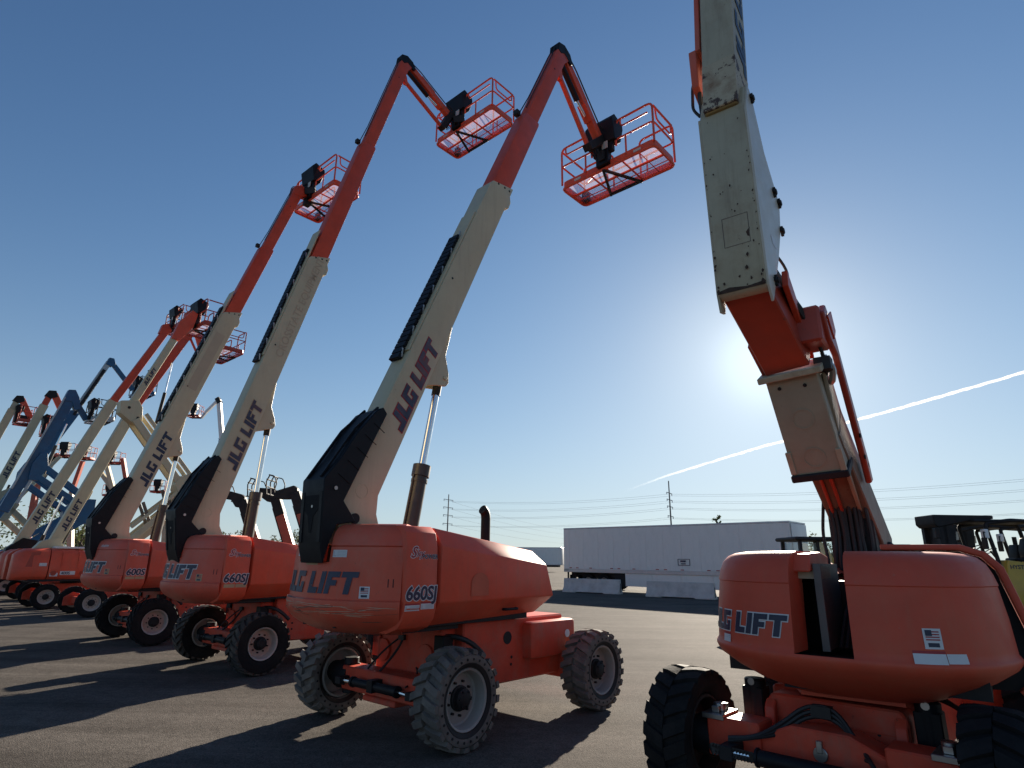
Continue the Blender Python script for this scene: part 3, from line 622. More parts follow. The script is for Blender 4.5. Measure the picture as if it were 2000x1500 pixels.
    P = lambda t, v, x=0.0: Vector((x, PIV[0]+d[0]*t+n[0]*v, PIV[1]+d[1]*t+n[1]*v))
    hw = .17; tc = p['tc']
    bb = MB().prism([(-.22, .14), (-.02, -.32), (.16, -.30), (.30, -.17), (.50, -.09), (tc-.35, -.09), (tc-.3, -.155), (tc-.16, -.15), (tc-.06, -.09), (tc+.14, -.09), (tc+.10, -.02), (tc-.12, .33), (tc-.2, .36), (.9, .36), (.2, .34)], lambda a, b, x: P(a, b, x), -hw, hw).build('base_boom', M['cream'], root, .012, seg=2)
    k = MB()
    for sx in (-1, 1): k.prism([(2.15, -.085), (3.35, -.085), (2.75, -.20), (2.55, -.36), (2.43, -.42), (2.36, -.40), (2.28, -.26)], lambda a, b, x: P(a, b, x), sx*.05+sx*.04, sx*.13)
    k.cyl(P(2.45, -.33, -.15), P(2.45, -.33, .15), .03, 12); k.split('cylinder_lug', M['cream'], bb, .004)
    k = MB().cyl(P(.12, .08, -.19), P(.12, .08, .19), .06, 16).build('pivot_pin', M['dark'], bb)
    MB().lathe([(.085, 0), (.085, .003), (.075, .003), (.075, 0)], P(.44, .14, hw), (1, 0, 0), 28, True).build('pin_boss', M['cream'], bb)
    k = MB()
    for a, b in ((tc-.02, .08), (tc+.02, -.03), (tc-.08, .22)): k.cyl(P(a, b, hw), P(a, b, hw+.004), .02, 8)
    k.split('wear_pad_bolt', M['dark'], bb)
    if not p.get('no_nick'): MB().cyl(P(tc*.62, .25, hw), P(tc*.62, .25, hw+.003), .018, 8).build('bolt_hole', M['dark'], bb)
    mpb = lambda u, v, o: P(u, v, hw+o)
    logo(mpb, .225, root, p['boom_logo'], p['boom_logo_t'], -.03, p['boom_outline'], 0.2, 'boom_lettering', gm=p.get('boom_gm', 'decal_white'))
    if p.get('ghost'): words(mpb, p['ghost'], .17, root, 'ghost', 3.75, .02, 0, .01, None, 'faded_lettering')
    if p.get('patch'): decal('faded_patch', rectp(4.0, .02, 5.75, .27, 1), mpb, M['ghost'], root, .0015)
    t1, t2 = p['t1'], p['t2']
    f1 = MB().prism([(tc-.3, -.055), (t1-.06, -.055), (t1, -.035), (t1-.12, .31), (tc-.3, .31)], lambda a, b, x: P(a, b, x), -.142, .142).build('fly_boom', M['orange_red'], root, .01, seg=2)
    f2 = MB().prism([(t1-.3, -.02), (t2-.25, -.03), (t2-.02, -.10), (t2+.05, .0), (t2, .22), (t2-.15, .265), (t1-.3, .265)], lambda a, b, x: P(a, b, x), -.115, .115).build('tip_boom', M['orange_red'], root, .01, seg=2)
    MB().cyl(P(t2-.75, .14, .115), P(t2-.75, .14, .118), .02, 8).build('bolt_hole', M['dark'], f2)
    MB().box((-.05, -.05, -.05), (.05, .05, .05)).build('hose_guide', M['dark'], f1, xf=Matrix.Translation(P(t1-.05, .36, -.08)))
    hs = MB(); hs.tube([P(t1-.1, .33, -.07), P(t1+.6, .295, -.07), P(t2-.4, .295, -.06)]+arc3(P(t2-.2, .29, -.06), P(t2+.2, .40, -.06), P(t2+.1, .1, -.05)), .011, 6)
    hs.tube([P(t1+.2, .285, .0), P(t2-.4, .285, .02)]+arc3(P(t2-.3, .28, .02), P(t2+.12, .36, .02), P(t2+.1, .1, .05)), .010, 6); hs.split('boom_hose', M['rubber_hose'], f2)
    # hose carrier chain on the back of the boom
    a0, a1 = p['tray']; tr = MB(); N = int((a1-a0)/.095)
    for i in range(N):
        a = a0+(a1-a0)*i/N; tr.box((-.10, -.040, -.028), (.10, .040, .028))
        q = Matrix.Translation(P(a, .405, -.03)) @ Matrix(((1, 0, 0, 0), (0, d[0], n[0], 0), (0, d[1], n[1], 0), (0, 0, 0, 1)))
        for j in range(len(tr.v)-8, len(tr.v)): tr.v[j] = tuple(q @ Vector(tr.v[j]))
    hc = tr.build('hose_carrier', M['black'], root); tag(hc, kind='stuff')
    st_ = MB()
    for i in range(0, N, 4):
        a = a0+(a1-a0)*(i+.5)/N; st_.beam(P(a-.06, .385, .074), P(a+.06, .425, .074), .01, .022, (1, 0, 0))
    tag(st_.build('carrier_strap', M['steel'], hc), kind='stuff')
    MB().beam(P(a0+.1, .375, 0), P(a1+.5, .375, 0), .3, .02).build('carrier_tray', M['cream'], bb)
    # black plastic cover on the boom foot
    cv = [tnA(y, z) for y, z in ((-1.80, 3.62), (-1.74, 3.55), (-2.24, 2.47), (-2.06, 2.25), (-2.30, 2.21), (-2.38, 2.0), (-2.43, 1.80), (-2.48, 1.97), (-2.50, 2.45), (-2.51, 2.69), (-2.32, 2.95), (-2.14, 3.26), (-1.90, 3.56))]
    bc = MB().prism(cv, lambda a, b, x: P(a, b, x), -.18, .265).build('boom_foot_cover', M['black'], root, .009)
    k = MB()
    for sx in (-.10, .17): k.beam(P(*tnA(-2.5, 2.72), sx), P(*tnA(-2.12, 3.32), sx), .03, .025); k.beam(P(*tnA(-2.12, 3.32), sx), P(*tnA(-1.82, 3.63), sx), .03, .025)
    for i in range(5):
        t = .15+.17*i; a = Vector((.276, -2.44+.62*t, 2.62+.95*t)); k.beam(P(*tnA(a.y, a.z), .266), P(*tnA(a.y+.16, a.z-.10), .266), .012, .004)
    k.split('cover_ridge', M['black'], bc)
    sl = [(-.10, 2.52), (.19, 2.52), (.18, 2.36), (.09, 2.30), (.06, 2.12), (.02, 2.12), (-.02, 2.30), (-.10, 2.36)]
    def bk(x, z, o): yy = -2.48-(.02 if z > 2.45 else .02*(z-1.97)/.48); return P(*tnA(yy-o, z), x)
    MB().add([bk(x, z, .004) for x, z in sl]+[bk(x, z, -.02) for x, z in sl], [tuple(range(8)), tuple(range(8, 16))[::-1]]+[(i, (i+1) % 8, 8+(i+1) % 8, 8+i) for i in range(8)]).build('cover_slot_shade', M['slot_shade'], bc)  # thin proud plate, near black, painting the shade of a recessed slot
    k = MB()
    for x in (-.14, .225): k.add([bk(x-.03, 2.56, .012), bk(x+.03, 2.56, .012), bk(x+.03, 2.02, .012), bk(x-.03, 2.02, .012), bk(x-.03, 2.56, -.01), bk(x+.03, 2.56, -.01), bk(x+.03, 2.02, -.01), bk(x-.03, 2.02, -.01)], [(0, 1, 2, 3), (4, 7, 6, 5), (0, 4, 5, 1), (1, 5, 6, 2), (2, 6, 7, 3), (3, 7, 4, 0)])
    k.split('cover_rail', M['black'], bc, .004)
    MB().cyl(bk(.06, 2.40, .0), bk(.06, 2.40, .008), .016, 8).build('cover_bolt', M['steel'], bc)
    MB().cyl(P(*tnA(-2.36, 2.60), .26), P(*tnA(-2.36, 2.60), .275), .022, 10).build('cover_bolt', M['steel'], bc)
    # lift cylinder
    bot, pin = Vector((0, -1.16, 1.75)), P(2.45, -.33); ax = (pin-bot).normalized(); top = bot+ax*1.18
    lc = MB().cyl(bot, top, .098, 20).cyl(top-ax*.02, top+ax*.13, .118, 20).cyl(top-ax*.10, top-ax*.06, .108, 20).cyl(bot+ax*.2+Vector((0, -.11, 0)), top+Vector((0, -.11, 0)), .016, 8).build('lift_cylinder', M['barrel'], root)
    MB().cyl(top, pin-ax*.22, .050, 16).build('cylinder_rod', M['chrome'], lc)
    MB().cyl(pin-ax*.24, pin, .062, 14).cyl(pin+Vector((-.085, 0, 0)), pin+Vector((.085, 0, 0)), .07, 14).build('rod_end', M['dark'], lc)
    # jib and platform
    tip = P(t2-.06, .10)
    if p.get('jib'):
        MB().prism([(-.14, .24), (.06, .30), (.19, .14), (.17, -.08), (.02, -.24), (-.06, -.20), (-.02, .06), (-.14, .14)], lambda a, b, x: P(t2+a, b+.02, x), -.125, .125).build('jib_knuckle', M['black'], root, .01)
        e = Vector((0, *p['jib_end'])); j0 = tip+Vector((0, .10, .10)); jd = (e-j0).normalized(); jn = Vector((0, -jd.z, jd.y)); jn = jn if jn.z > 0 else -jn
        jb = MB().beam(j0-jd*.05, e, .16, .19, (1, 0, 0)).beam(j0+jd*.5+jn*.11, j0+jd*1.05+jn*.11, .13, .07).build('jib', M['orange'], root, .01)
        MB().beam(j0+jd*1.05-jn*.05, j0+jd*1.45-jn*.05, .20, .14).build('jib_bracket', M['orange'], jb, .01)
        jc = MB().cyl(j0+jd*.12-jn*.20, j0+jd*.95-jn*.20, .062, 14).build('jib_cylinder', M['black'], root)
        MB().cyl(j0+jd*.95-jn*.2, j0+jd*1.3-jn*.14, .026, 10).build('cylinder_rod', M['chrome'], jc)
        MB().beam(P(t2-.62, -.16), P(t2-.40, -.02), .09, .12).beam(P(t2-.55, -.14), e-jn*.60-jd*.05, .08, .09).build('jib_link', M['orange'], root, .006)
        MB().cyl(e-jn*.48+V(0, .04, 0), e+jn*.10+V(0, .04, 0), .10, 14).beam(e-jn*.66, e+jn*.12, .2, .16).build('platform_rotator', M['dark'], root, .01)
        hs = MB(); hs.tube([P(t2+.1, .1, .12), j0+jd*.4+jn*.13+V(.1, 0, 0), j0+jd*1.2+jn*.12+V(.1, 0, 0)]+arc3(e-jd*.3+jn*.12+V(.1, 0, 0), e+jn*.3+V(.1, 0, 0), e+V(.05, .2, 0)), .016, 6)
        for i in range(4): hs.tube(arc3(e+V(-.05+.04*i, -.05, .05), e+V(-.35+.1*i, -.1, -.1-.06*i), e+V(-.15+.05*i, .1, -.35)), .012, 5)
        hs.split('jib_hose', M['rubber_hose'], root)
    else:
        MB().prism([(-.28, .27), (.02, .30), (.20, .12), (.20, -.12), (-.02, -.16), (-.2, .0)], lambda a, b, x: P(t2+a, b, x), -.13, .13).build('boom_nose', M['orange_red'], root, .02, seg=2)
        e = P(t2+.18, .02); MB().beam(e, e+V(0, .22, -.02), .12, .26).cyl(e+V(0, .3, -.3), e+V(0, .3, .25), .10, 14).beam(e+V(0, .2, -.25), e+V(0, .2, -.5), .2, .2).build('platform_rotator', M['dark'], root, .01)
        hs = MB()
        for i in range(3): hs.tube(arc3(e+V(-.1+.1*i, 0, .15), e+V(-.2+.1*i, .3, .5), e+V(-.1+.1*i, .5, .0)), .014, 5)
        hs.split('jib_hose', M['rubber_hose'], root)
    px, py, pz = p['plat']
    MB().beam(Vector((px*.3, py-.62, pz+.25)), Vector((px, py-.40, pz+.30)), .16, .22, (1, 0, 0)).build('platform_mount', M['dark'], root, .01)
    platform(root, (px, py, pz), 2.4, .92, p.get('pframe', 'orange'), 'orange', True, p.get('cx', 0) - px*.7)
    return root
YAW = .73
telescopic('boom_lift', 'nearest complete orange boom lift, grey dusty tyres with rings of holes in the sidewalls', (-.545, 8.57), YAW,
    dict(paint='orange', tail='orange_scuffed', tyre='solid', rr=.295, logo='navy_worn', logo_outline=False, worn=False, tail_label=True, model='660SJ', door_patch=True, scuffs=True,
         ang=66.6, tc=6.22, t1=8.33, t2=10.85, tray=(2.30, 4.75), boom_logo='navy_worn', boom_logo_t=1.35, boom_outline=True, boom_gm='decal_red', jib=True, jib_end=(3.62, 10.85), plat=(.05, 4.25, 10.2), steer=.03))
telescopic('boom_lift', 'orange boom lift on brown chevron tyres, standing between the grey-tyred and black-tyred lifts', (-4.185, 12.505), YAW,
    dict(paint='orange', tail='orange_faded', tyre='chevron', rr=.255, logo='navy_worn', worn=True, tail_label=False, model='660SJ', ghost='CROSSTATE EQUIPMENT', logo_dx=.0,
         ang=74.3, tc=6.38, t1=10.18, t2=13.6, tray=(3.55, 6.5), boom_logo='navy_worn', boom_logo_t=1.3, boom_outline=True, boom_gm='decal_tan', jib=True, jib_end=(3.30, 14.60), plat=(.35, 4.02, 14.2), steer=.02))
telescopic('boom_lift', 'orange boom lift on black tyres, its platform joined straight to the boom tip', (-7.785, 15.73), YAW,
    dict(paint='orange_faded', tail='orange_faded', tyre='plain', rr=.255, logo='navy', worn=True, tail_label=False, model='600S', patch=True, tag='XR6R94',
         ang=72.7, tc=6.50, t1=8.98, t2=11.45, tray=(3.0, 6.6), boom_logo='navy', boom_logo_t=1.35, boom_outline=False, jib=False, plat=(.35, 2.1, 12.9), steer=-.1))
# ------------------------------------------------------------------ near articulated boom lift at the right
HOOD = None
def articulated_near():
    global HOOD
    loc = (3.17, 5.85); yaw = .75
    root = thing('boom_lift', 'closest boom lift, orange hoods split by a dark gap, worn cream boom folding overhead', 'boom lift', (*loc, 0), -yaw, 'boom lifts parked in a row on the asphalt')
    CH = M['orange_chassis']; rt = .50
    for x in (-1.05, 1.05):
        for y in (-1.25, 1.25): wheel(root, x, y, rt, 'lug', rt, .36, .31, 0.0)
    ch = MB().box((-.55, -.72, .42), (.55, 1.1, .86)).build('chassis', CH, root, .02)
    MB().box((-.78, 1.0, .40), (.95, 1.36, .80)).build('rear_axle', CH, ch, .02)
    fp = MB().prism([(-.50, .36), (.50, .36), (.50, .78), (.46, .84), (-.46, .84), (-.50, .78)], lambda a, b, d: (a, d, b), -.98, -.72).build('front_frame', CH, root, .015)
    k = MB()
    for sx in (-1, 1): k.prism([(-.99, .40), (-.99, .80), (-1.05, .74), (-1.07, .46)], lambda a, b, d: (d, a, b), sx*.42, sx*.50)
    k.split('frame_lug', CH, fp, .008)
    k = MB()
    for x, z in ((-.30, .70), (-.33, .60), (.30, .66), (.42, .58), (-.12, .72)): k.cyl((x, -.985, z), (x, -.98, z), .012, 8)
    k.split('bolt_hole', M['dark'], fp)
    MB().box((-.45, -.986, .665), (.45, -.981, .672)).build('weld_line', M['orange_red'], fp)
    fa = MB().box((-.84, -1.40, .40), (-.42, -1.12, .68)).box((.42, -1.40, .40), (.84, -1.12, .68)).prism([(-.43, .36), (.43, .36), (.43, .60), (.20, .70), (-.20, .70), (-.43, .60)], lambda a, b, d: (a, d, b), -1.36, -1.10).build('front_axle', CH, root, .012)
    MB().cyl((0, -1.38, .55), (0, -1.34, .55), .05, 16).box((-.02, -1.39, .56), (.02, -1.35, .64)).build('pivot_bolt', M['steel'], fa, .004)
    k = MB()
    for sx in (-1, 1): k.box((sx*.78-.09, -1.42, .66), (sx*.78+.09, -1.12, .70)); k.cyl((sx*.78, -1.27, .70), (sx*.78, -1.27, .76), .05, 12); k.box((sx*.78-.03, -1.36, .70), (sx*.78+.03, -1.16, .745))
    k.split('kingpin_plate', M['steel'], fa, .004, per=3)
    k = MB()
    for sx in (-1, 1): k.cyl((sx*.70, -1.25, .5), (sx*.98, -1.25, .5), .15, 16); k.box((sx*.60-.05, -1.62, .44), (sx*.60+.05, -1.3, .54))
    k.split('steering_knuckle', M['dark'], fa, .006)
    sc = MB().cyl((-.36, -1.58, .50), (.46, -1.58, .50), .055, 16).cyl((-.38, -1.58, .5), (-.36, -1.58, .5), .066, 16).build('steering_cylinder', M['black'], root, .004)
    MB().cyl((-.60, -1.58, .50), (-.38, -1.58, .50), .024, 10).build('steering_rod', M['chrome'], sc)
    MB().tube([(-.72+.008*i, -1.58+.018*math.cos(i*2.1), .50+.018*math.sin(i*2.1)) for i in range(42)], .030, 6).build('rod_gaiter', M['rubber_hose'], sc)
    for sx in (-1, 1):
        lk = MB().cyl((sx*.62, -.90, .62), (sx*.62, -.90, .92), .085, 16).box((sx*.62-.085, -.98, .64), (sx*.62+.085, -.82, .86)).build('lockout_cylinder', M['black'], root, .008)
        MB().cyl((sx*.62, -.90, .50), (sx*.62, -.90, .62), .04, 12).build('cylinder_rod', M['chrome'], lk); MB().cyl((sx*.62, -.987, .90), (sx*.62, -.98, .90), .028, 12).build('lockout_pin', M['steel'], lk)
    hs = MB()
    for i in range(3):
        o = .035*i
        hs.tube(rpath([(-.62, -1.50, .55+o*.3), (-.42, -1.46, .60), (-.28, -1.30, .62+o), (-.12, -1.22, .76+o), (.08, -1.20, .77+o), (.26, -1.30, .62), (.36, -1.46, .56), (.46, -1.56, .46)], .12, 5), .016, 7)
    hs.box((-.08, -1.24, .76), (.06, -1.16, .84)); hs.tube(arc3((.3, -1.4, .58), (.42, -1.55, .62), (.40, -1.6, .40)), .013, 6)
    hs.split('hydraulic_hose', M['rubber_hose'], root)
    hs = MB()
    for i in range(4):
        o = .03*i; hs.tube(rpath([(.60+o, -.70, .92), (.80+o, -.80, .90-o), (.98, -.95, .62-o), (.86-o, -1.05, .44), (.70, -1.2, .46)], .12, 5), .014, 6)
    hs.tube(arc3((.82, -.86, .78), (.92, -.9, .62), (1.0, -1.0, .44)), .008, 5); hs.split('loop_hose', M['rubber_hose'], root)
    # turntable and hoods, slewed a little against the chassis
    X = Matrix.Rotation(.10, 4, 'Z')
    tt = MB().lathe([(0, 0), (.52, 0), (.52, .14), (0, .14)], (0, 0, .82), (0, 0, 1), 36).build('turntable', M['dark'], root)
    A, B, E_, cx, cy = 1.075, 1.33, 2.7, .075, -.36
    pts = []
    for i in range(73):
        a = R_(-180+2.5*i)  # left side round the tail to the right side
        c, s = math.cos(a), math.sin(a); pts.append((cx+A*math.copysign(abs(c)**(2/E_), c), cy+B*math.copysign(abs(s)**(2/E_), s)))
    pts = [(cx-A, .55)]+[p for p in pts if not (p[0] > cx and p[1] > -.74)]
    prof = [(.90, .62), (.925, .50), (1.0, .30), (1.08, .15), (1.16, .035), (1.19, .012), (1.215, .0), (1.235, .0), (1.265, .020), (1.30, .022), (1.50, .035), (1.715, .062), (1.722, .055), (1.80, .075), (1.87, .105), (1.915, .15), (1.94, .21), (1.952, .30), (1.955, .62)]
    H = Plan(pts, prof); HOOD = H
    om = M['orange_near']
    MBt = H.sheet(0.01, H.L-.01, 70, -9, 1.245, .05); tub = MBt.build('hood_tub', om, root, ang=38, xf=X)
    uA, uB = H.u_of_x(-.165), H.u_of_x(.215)
    H.sheet(0.01, uA, 34, 1.245, 9, .30).build('hood_shell', om, root, ang=38, xf=X)
    H.sheet(uB, H.L-.01, 34, 1.245, 9, .10).build('hood_shell', om, root, ang=38, xf=X)
    MB().prism([(cx-.5, .5), (cx-.55, -.6), (-.3, -1.02), (.4, -1.02), (cx+.55, -.6), (cx+.5, .5)], lambda a, b, d: (a, b, d), .87, .93).build('hood_floor', om, tub, xf=X)
    k = MB().box((.25, -1.2, 1.0), (.92, .6, 1.80)).box((-.85, -1.0, 1.0), (-.36, .6, 1.84)).box((-.36, -.62, .95), (.25, .3, 1.72)).box((-.36, -1.25, .95), (.25, -.62, 1.20))  # bulk under the hoods; centre boxes added to block sun and darken the gap
    k.split('engine_bay_fill', M['dark'], root, xf=X)
    MB().box((-.02, -1.42, 1.25), (.02, -.7, 1.86)).box((-.02, -1.44, 1.25), (.03, -1.40, 1.86)).build('gap_plate', M['gap_steel'], root, xf=X)
    MB().box((-.14, -1.40, 1.75), (.02, -1.0, 1.84)).build('cross_plate', M['cream_worn'], root, xf=X)
    MB().prism([(-1.5, 1.80), (-.8, 1.83), (-.75, 1.92), (-1.0, 1.95), (-1.45, 1.93)], lambda a, b, d: (d, a, b), -.17, -.03).build('hood_return', om, root, .01, xf=X)
    hs = MB()
    for i in range(3): hs.tube(arc3((.06+.04*i, -1.2, 1.25), (.10+.03*i, -.9, 1.6), (.04+.05*i, -.5, 1.5)), .018, 6)
    hs.split('gap_hose', M['rubber_hose'], root, xf=X)
    # side hood seen edge on: a larger shell behind the dark joint
    op = [(.35, 2.02), (.89, 2.015), (1.04, 1.96), (1.13, 1.85), (1.24, 1.40), (1.29, 1.20), (1.27, 1.10), (1.11, .96)]
    ip = [(.35, 1.975), (.87, 1.97), (1.00, 1.925), (1.08, 1.83), (1.185, 1.40), (1.23, 1.20), (1.21, 1.12), (1.07, 1.00)]
    b = MB(); n = len(op)
    vs = [(x, y, z) for y in (-.66, .75) for x, z in op+ip]; m2 = 2*n; fs = []
    for i in range(n-1):
        fs += [(i, i+1, m2+i+1, m2+i), (n+i, m2+n+i, m2+n+i+1, n+i+1), (i, n+i, n+i+1, i+1), (m2+i, m2+i+1, m2+n+i+1, m2+n+i)]
    fs += [(0, m2, m2+n, n), (n-1, n+n-1, m2+2*n-1, m2+n-1)]; b.add(vs, fs); b.build('side_hood', om, root, .012, ang=40, seg=2, xf=X)
    MB().prism([(.3, .95)]+[(x-.005, z-.005) for x, z in ip][::-1]+[(.3, 1.96)], lambda a, b, d: (a, d, b), -.56, -.50).build('hood_gap_sheet', M['dark'], root, xf=X)  # dark sheet closing the gap inside the side hood
    # lettering and labels
    XP = lambda u, v, o: X @ H.pt(u, v, o)
    w = block('JLG LIFT', .15)[1]
    logo(XP, .15, root, 'navy', uA-.055-w, 1.345, True)
    flag_label(XP, H.u_of_x(.745)-.13, 1.335, .115, .125, root)
    warning(XP, H.u_of_x(.80)-.28, 1.245, .20, .062, root); warning(XP, H.u_of_x(.80)-.075, 1.25, .135, .058, root, False)
    warning(XP, H.u_of_x(-.72)-.08, 1.26, .12, .055, root, True, 'side_label')
    # boom structure, in the slewed frame
    CW, CR, OR_ = M['cream_worn'], M['cream_rust'], M['orange_tower']
    S = (1, 0, 0)
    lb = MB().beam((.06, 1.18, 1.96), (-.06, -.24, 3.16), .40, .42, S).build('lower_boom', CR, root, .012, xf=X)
    k = MB()
    for x in (-.14, -.05): k.tube([(x+.03, .98, 1.86), (x, -.05, 2.70)], .018, 10)
    k.split('boom_tube', M['orange_tower'], lb, xf=X)
    MB().box((-.20, .45, 1.70), (.20, 1.25, 2.36)).box((-.17, .40, 2.1), (.12, .62, 2.46)).cyl((-.22, 1.0, 2.0), (.30, 1.0, 2.0), .09, 16).build('boom_foot', M['dark'], root, .03, xf=X)
    hs = MB(); rf = random.Random(2)
    for i in range(9):
        x = -.20+.045*i; hs.tube(rpath([(x*.6-.03, .28, 2.62+rf.uniform(-.08, .05)), (x, .34, 2.44+rf.uniform(-.03, .05)), (x+rf.uniform(-.06, .06), .38, 2.15), (x*1.1, .36, 1.80)], .1, 4), rf.uniform(.016, .026), 6)
    hs.split('foot_hose', M['rubber_hose'], root, xf=X)
    MB().lathe([(.10, 0), (.10, .004), (.09, .004), (.09, 0)], (-.02, .16, 2.605), (0, -.65, -.77), 28, True).build('pin_boss', CR, lb, xf=X)
    a, b2 = Vector((-.08, -.20, 2.74)), Vector((-.14, -.64, 3.60)); dd = (b2-a).normalized(); nn = Vector((0, -dd.z, dd.y))
    CT = M['cream_shaded']
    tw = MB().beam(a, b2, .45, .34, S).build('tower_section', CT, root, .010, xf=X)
    k = MB().beam(a-dd*.05, a+dd*.02, .50, .40, S)
    k.build('tower_end_frame', M['dark'], tw, .01, xf=X)
    k = MB()
    for sx in (-.215, .215): k.beam(a+V(sx, 0, 0)+nn*.175+dd*.02, a+V(sx, 0, 0)+nn*.175+dd*.24, .05, .03, S)
    k.split('end_rail', CW, tw, .004, xf=X)
    for t, r_ in ((.12, .10), (.5, .10)):
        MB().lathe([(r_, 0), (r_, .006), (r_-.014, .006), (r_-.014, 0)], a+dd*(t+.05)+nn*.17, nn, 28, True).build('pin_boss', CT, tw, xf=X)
    MB().beam(b2-dd*.01, b2+dd*.05, .56, .46, S).build('tower_collar', CW, tw, .008, xf=X)
    k = MB()
    for sx in (-.12, .10): k.cyl(b2-dd*.10+V(sx, 0, 0)+nn*.17, b2-dd*.10+V(sx, 0, 0)+nn*.176, .018, 8)
    k.split('wear_pad_bolt', M['dark'], tw, xf=X)
    of0, of1 = Vector((-.15, -.72, 3.71)), Vector((-.27, -1.50, 4.30))
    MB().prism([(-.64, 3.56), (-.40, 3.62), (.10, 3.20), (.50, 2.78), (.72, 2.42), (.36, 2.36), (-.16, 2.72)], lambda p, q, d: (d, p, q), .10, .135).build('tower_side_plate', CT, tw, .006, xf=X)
    fl = MB().beam(of0, of1, .40, .36, S).build('tower_fly', OR_, root, .012, xf=X)
    MB().beam((-.36, -.62, 3.62), (-.40, -.98, 3.88), .06, .20, S).build('fly_bracket', OR_, fl, .01, xf=X)
    MB().prism([(-1.36, 4.18), (-1.32, 4.34), (-.62, 3.86), (-.58, 3.72)], lambda p, q, d: (d, p, q), .0, .05).build('fly_gusset', M['orange_red'], fl, .006, xf=X)
    MB().cyl((-.10, -1.30, 4.40), (.10, -.62, 3.86), .055, 14).build('fly_cylinder', M['olive'], root, xf=X)
    ln = MB().prism([(-.80, 3.82), (-.92, 4.04), (-.78, 4.16), (-.54, 4.03), (.32, 2.84), (.38, 2.66), (.24, 2.62), (.12, 2.84), (-.50, 3.74)], lambda p, q, d: (d-.22*(q-3.2)*.12, p, q), .20, .255).build('levelling_link', M['orange_tower'], root, .012, xf=X)
    MB().box((-.02, -.98, 3.76), (.20, -.62, 4.10)).build('link_head', OR_, ln, .02, xf=X)
    MB().prism([(-.84, 4.02), (-.62, 4.14), (-.50, 3.98), (-.62, 3.86)], lambda p, q, d: (d, p, q), .235, .25).build('link_plate', M['orange_red'], ln, .004, xf=X)
    k = MB()
    for y, z in ((.10, 2.86), (-.02, 3.05), (.25, 2.80)): k.cyl((.255, y, z), (.268, y, z), .022, 10)
    k.split('link_bolt', M['dark'], ln, xf=X)
    hs = MB()
    for i in range(5): hs.tube(rpath([(-.02, -1.22+.03*i, 4.24), (.07, -.98, 4.0+.02*i), (.13, -.80+.02*i, 3.82), (.15, -.66, 3.64-.02*i), (.10, -.52, 3.52)], .12, 4), .018, 6)
    hs.box((.06, -.74, 3.56), (.20, -.60, 3.68)); hs.split('tower_hose', M['rubber_hose'], root, xf=X)
    MB().tube(rpath([(.14, -.68, 3.70), (.20, -.62, 3.58), (.16, -.54, 3.46), (.10, -.50, 3.56)], .05, 4), .03, 7).build('hose_clamp', M['steel'], root, xf=X)
    # knuckle box
    kp = [(-1.73, 5.88), (-1.66, 4.10), (-1.58, 4.06), (-1.42, 4.16), (-1.15, 4.55), (-.92, 4.93), (-.80, 5.30), (-.95, 5.44), (-1.2, 5.66), (-1.50, 6.10), (-1.62, 6.16)]
    kb = MB().prism(kp, lambda p, q, d: (d, p, q), -.465, -.055).build('boom_knuckle', CW, root, .012, xf=X)
    MB().prism([(-1.72, 5.84), (-1.648, 4.10), (-1.55, 3.98), (-1.42, 4.16), (-1.15, 4.55), (-.92, 4.93), (-.80, 5.30), (-.95, 5.44), (-1.2, 5.66), (-1.46, 6.14), (-1.58, 6.20)], lambda p, q, d: (d, p, q), -.060, -.038).build('knuckle_side_plate', M['cream_pale'], kb, .004, xf=X)
    MB().prism([(-1.72, 5.90), (-1.648, 4.12), (-1.60, 3.96), (-1.50, 3.98), (-1.45, 4.16), (-1.6, 5.9)], lambda p, q, d: (d, p, q), -.482, -.460).build('knuckle_side_plate', CW, kb, .004, xf=X)
    fm = lambda u, v, o: X @ Vector((-.26+u, -1.66-.0393*(v-4.10)-o, v))
    ed = []
    for u0, v0, u1, v1 in ((-.10, 4.52, .12, 4.526), (-.10, 4.80, .12, 4.806), (-.104, 4.52, -.098, 4.806), (.116, 4.52, .122, 4.806)): ed += rectp(u0, v0, u1, v1, 1)
    decal('panel_joint', ed, fm, CR, kb, .002)
    random.seed(11); ch_ = []
    for i in range(60):
        e = random.random(); u = random.choice([random.uniform(-.20, -.19), random.uniform(.18, .2), random.uniform(-.19, .19)]); v = 4.12+1.7*random.random()**1.6
        r_ = random.uniform(.003, .010)*(1.5 if v < 4.6 else 1)
        ch_.append(([(u+r_*random.uniform(.5, 1.2)*math.cos(t), v+r_*1.4*random.uniform(.5, 1.3)*math.sin(t)) for t in [6.28*j/7 for j in range(7)]], i))
    ch_.append(([(.10, 4.58), (.12, 4.57), (.125, 4.66), (.09, 4.62)], 1)); ch_.append(([(-.205, 4.105), (.2, 4.105), (.2, 4.14), (.05, 4.125), (-.1, 4.15), (-.205, 4.13)], 2))
    tag(decal('rust_chips', ch_, fm, M['rust'], kb, .001), kind='stuff')
    k = MB()
    for y, z in ((-1.02, 5.32), (-.86, 5.28), (-.90, 4.95), (-1.42, 4.22), (-1.50, 6.08)):
        k.cyl((-.04, y, z), (-.005, y, z), .030, 10); k.box((-.04, y-.045, z-.018), (-.015, y+.045, z+.018)); k.box((-.04, y-.018, z-.05), (-.015, y+.018, z+.05))
    k.split('pin_keeper', M['dark'], kb, .003, 3, X)
    decal('white_label', rectp(-1.36, 4.62, -1.22, 4.70, 1), lambda u, v, o: X @ Vector((-.038+o, u+(v-4.66)*-.6, v)), M['decal_white'], kb, .002)
    MB().tube(arc3((-.06, -1.10, 4.60), (.02, -.92, 4.46), (-.02, -1.12, 4.28)), .014, 6).build('knuckle_hose', M['rubber_hose'], root, xf=X)
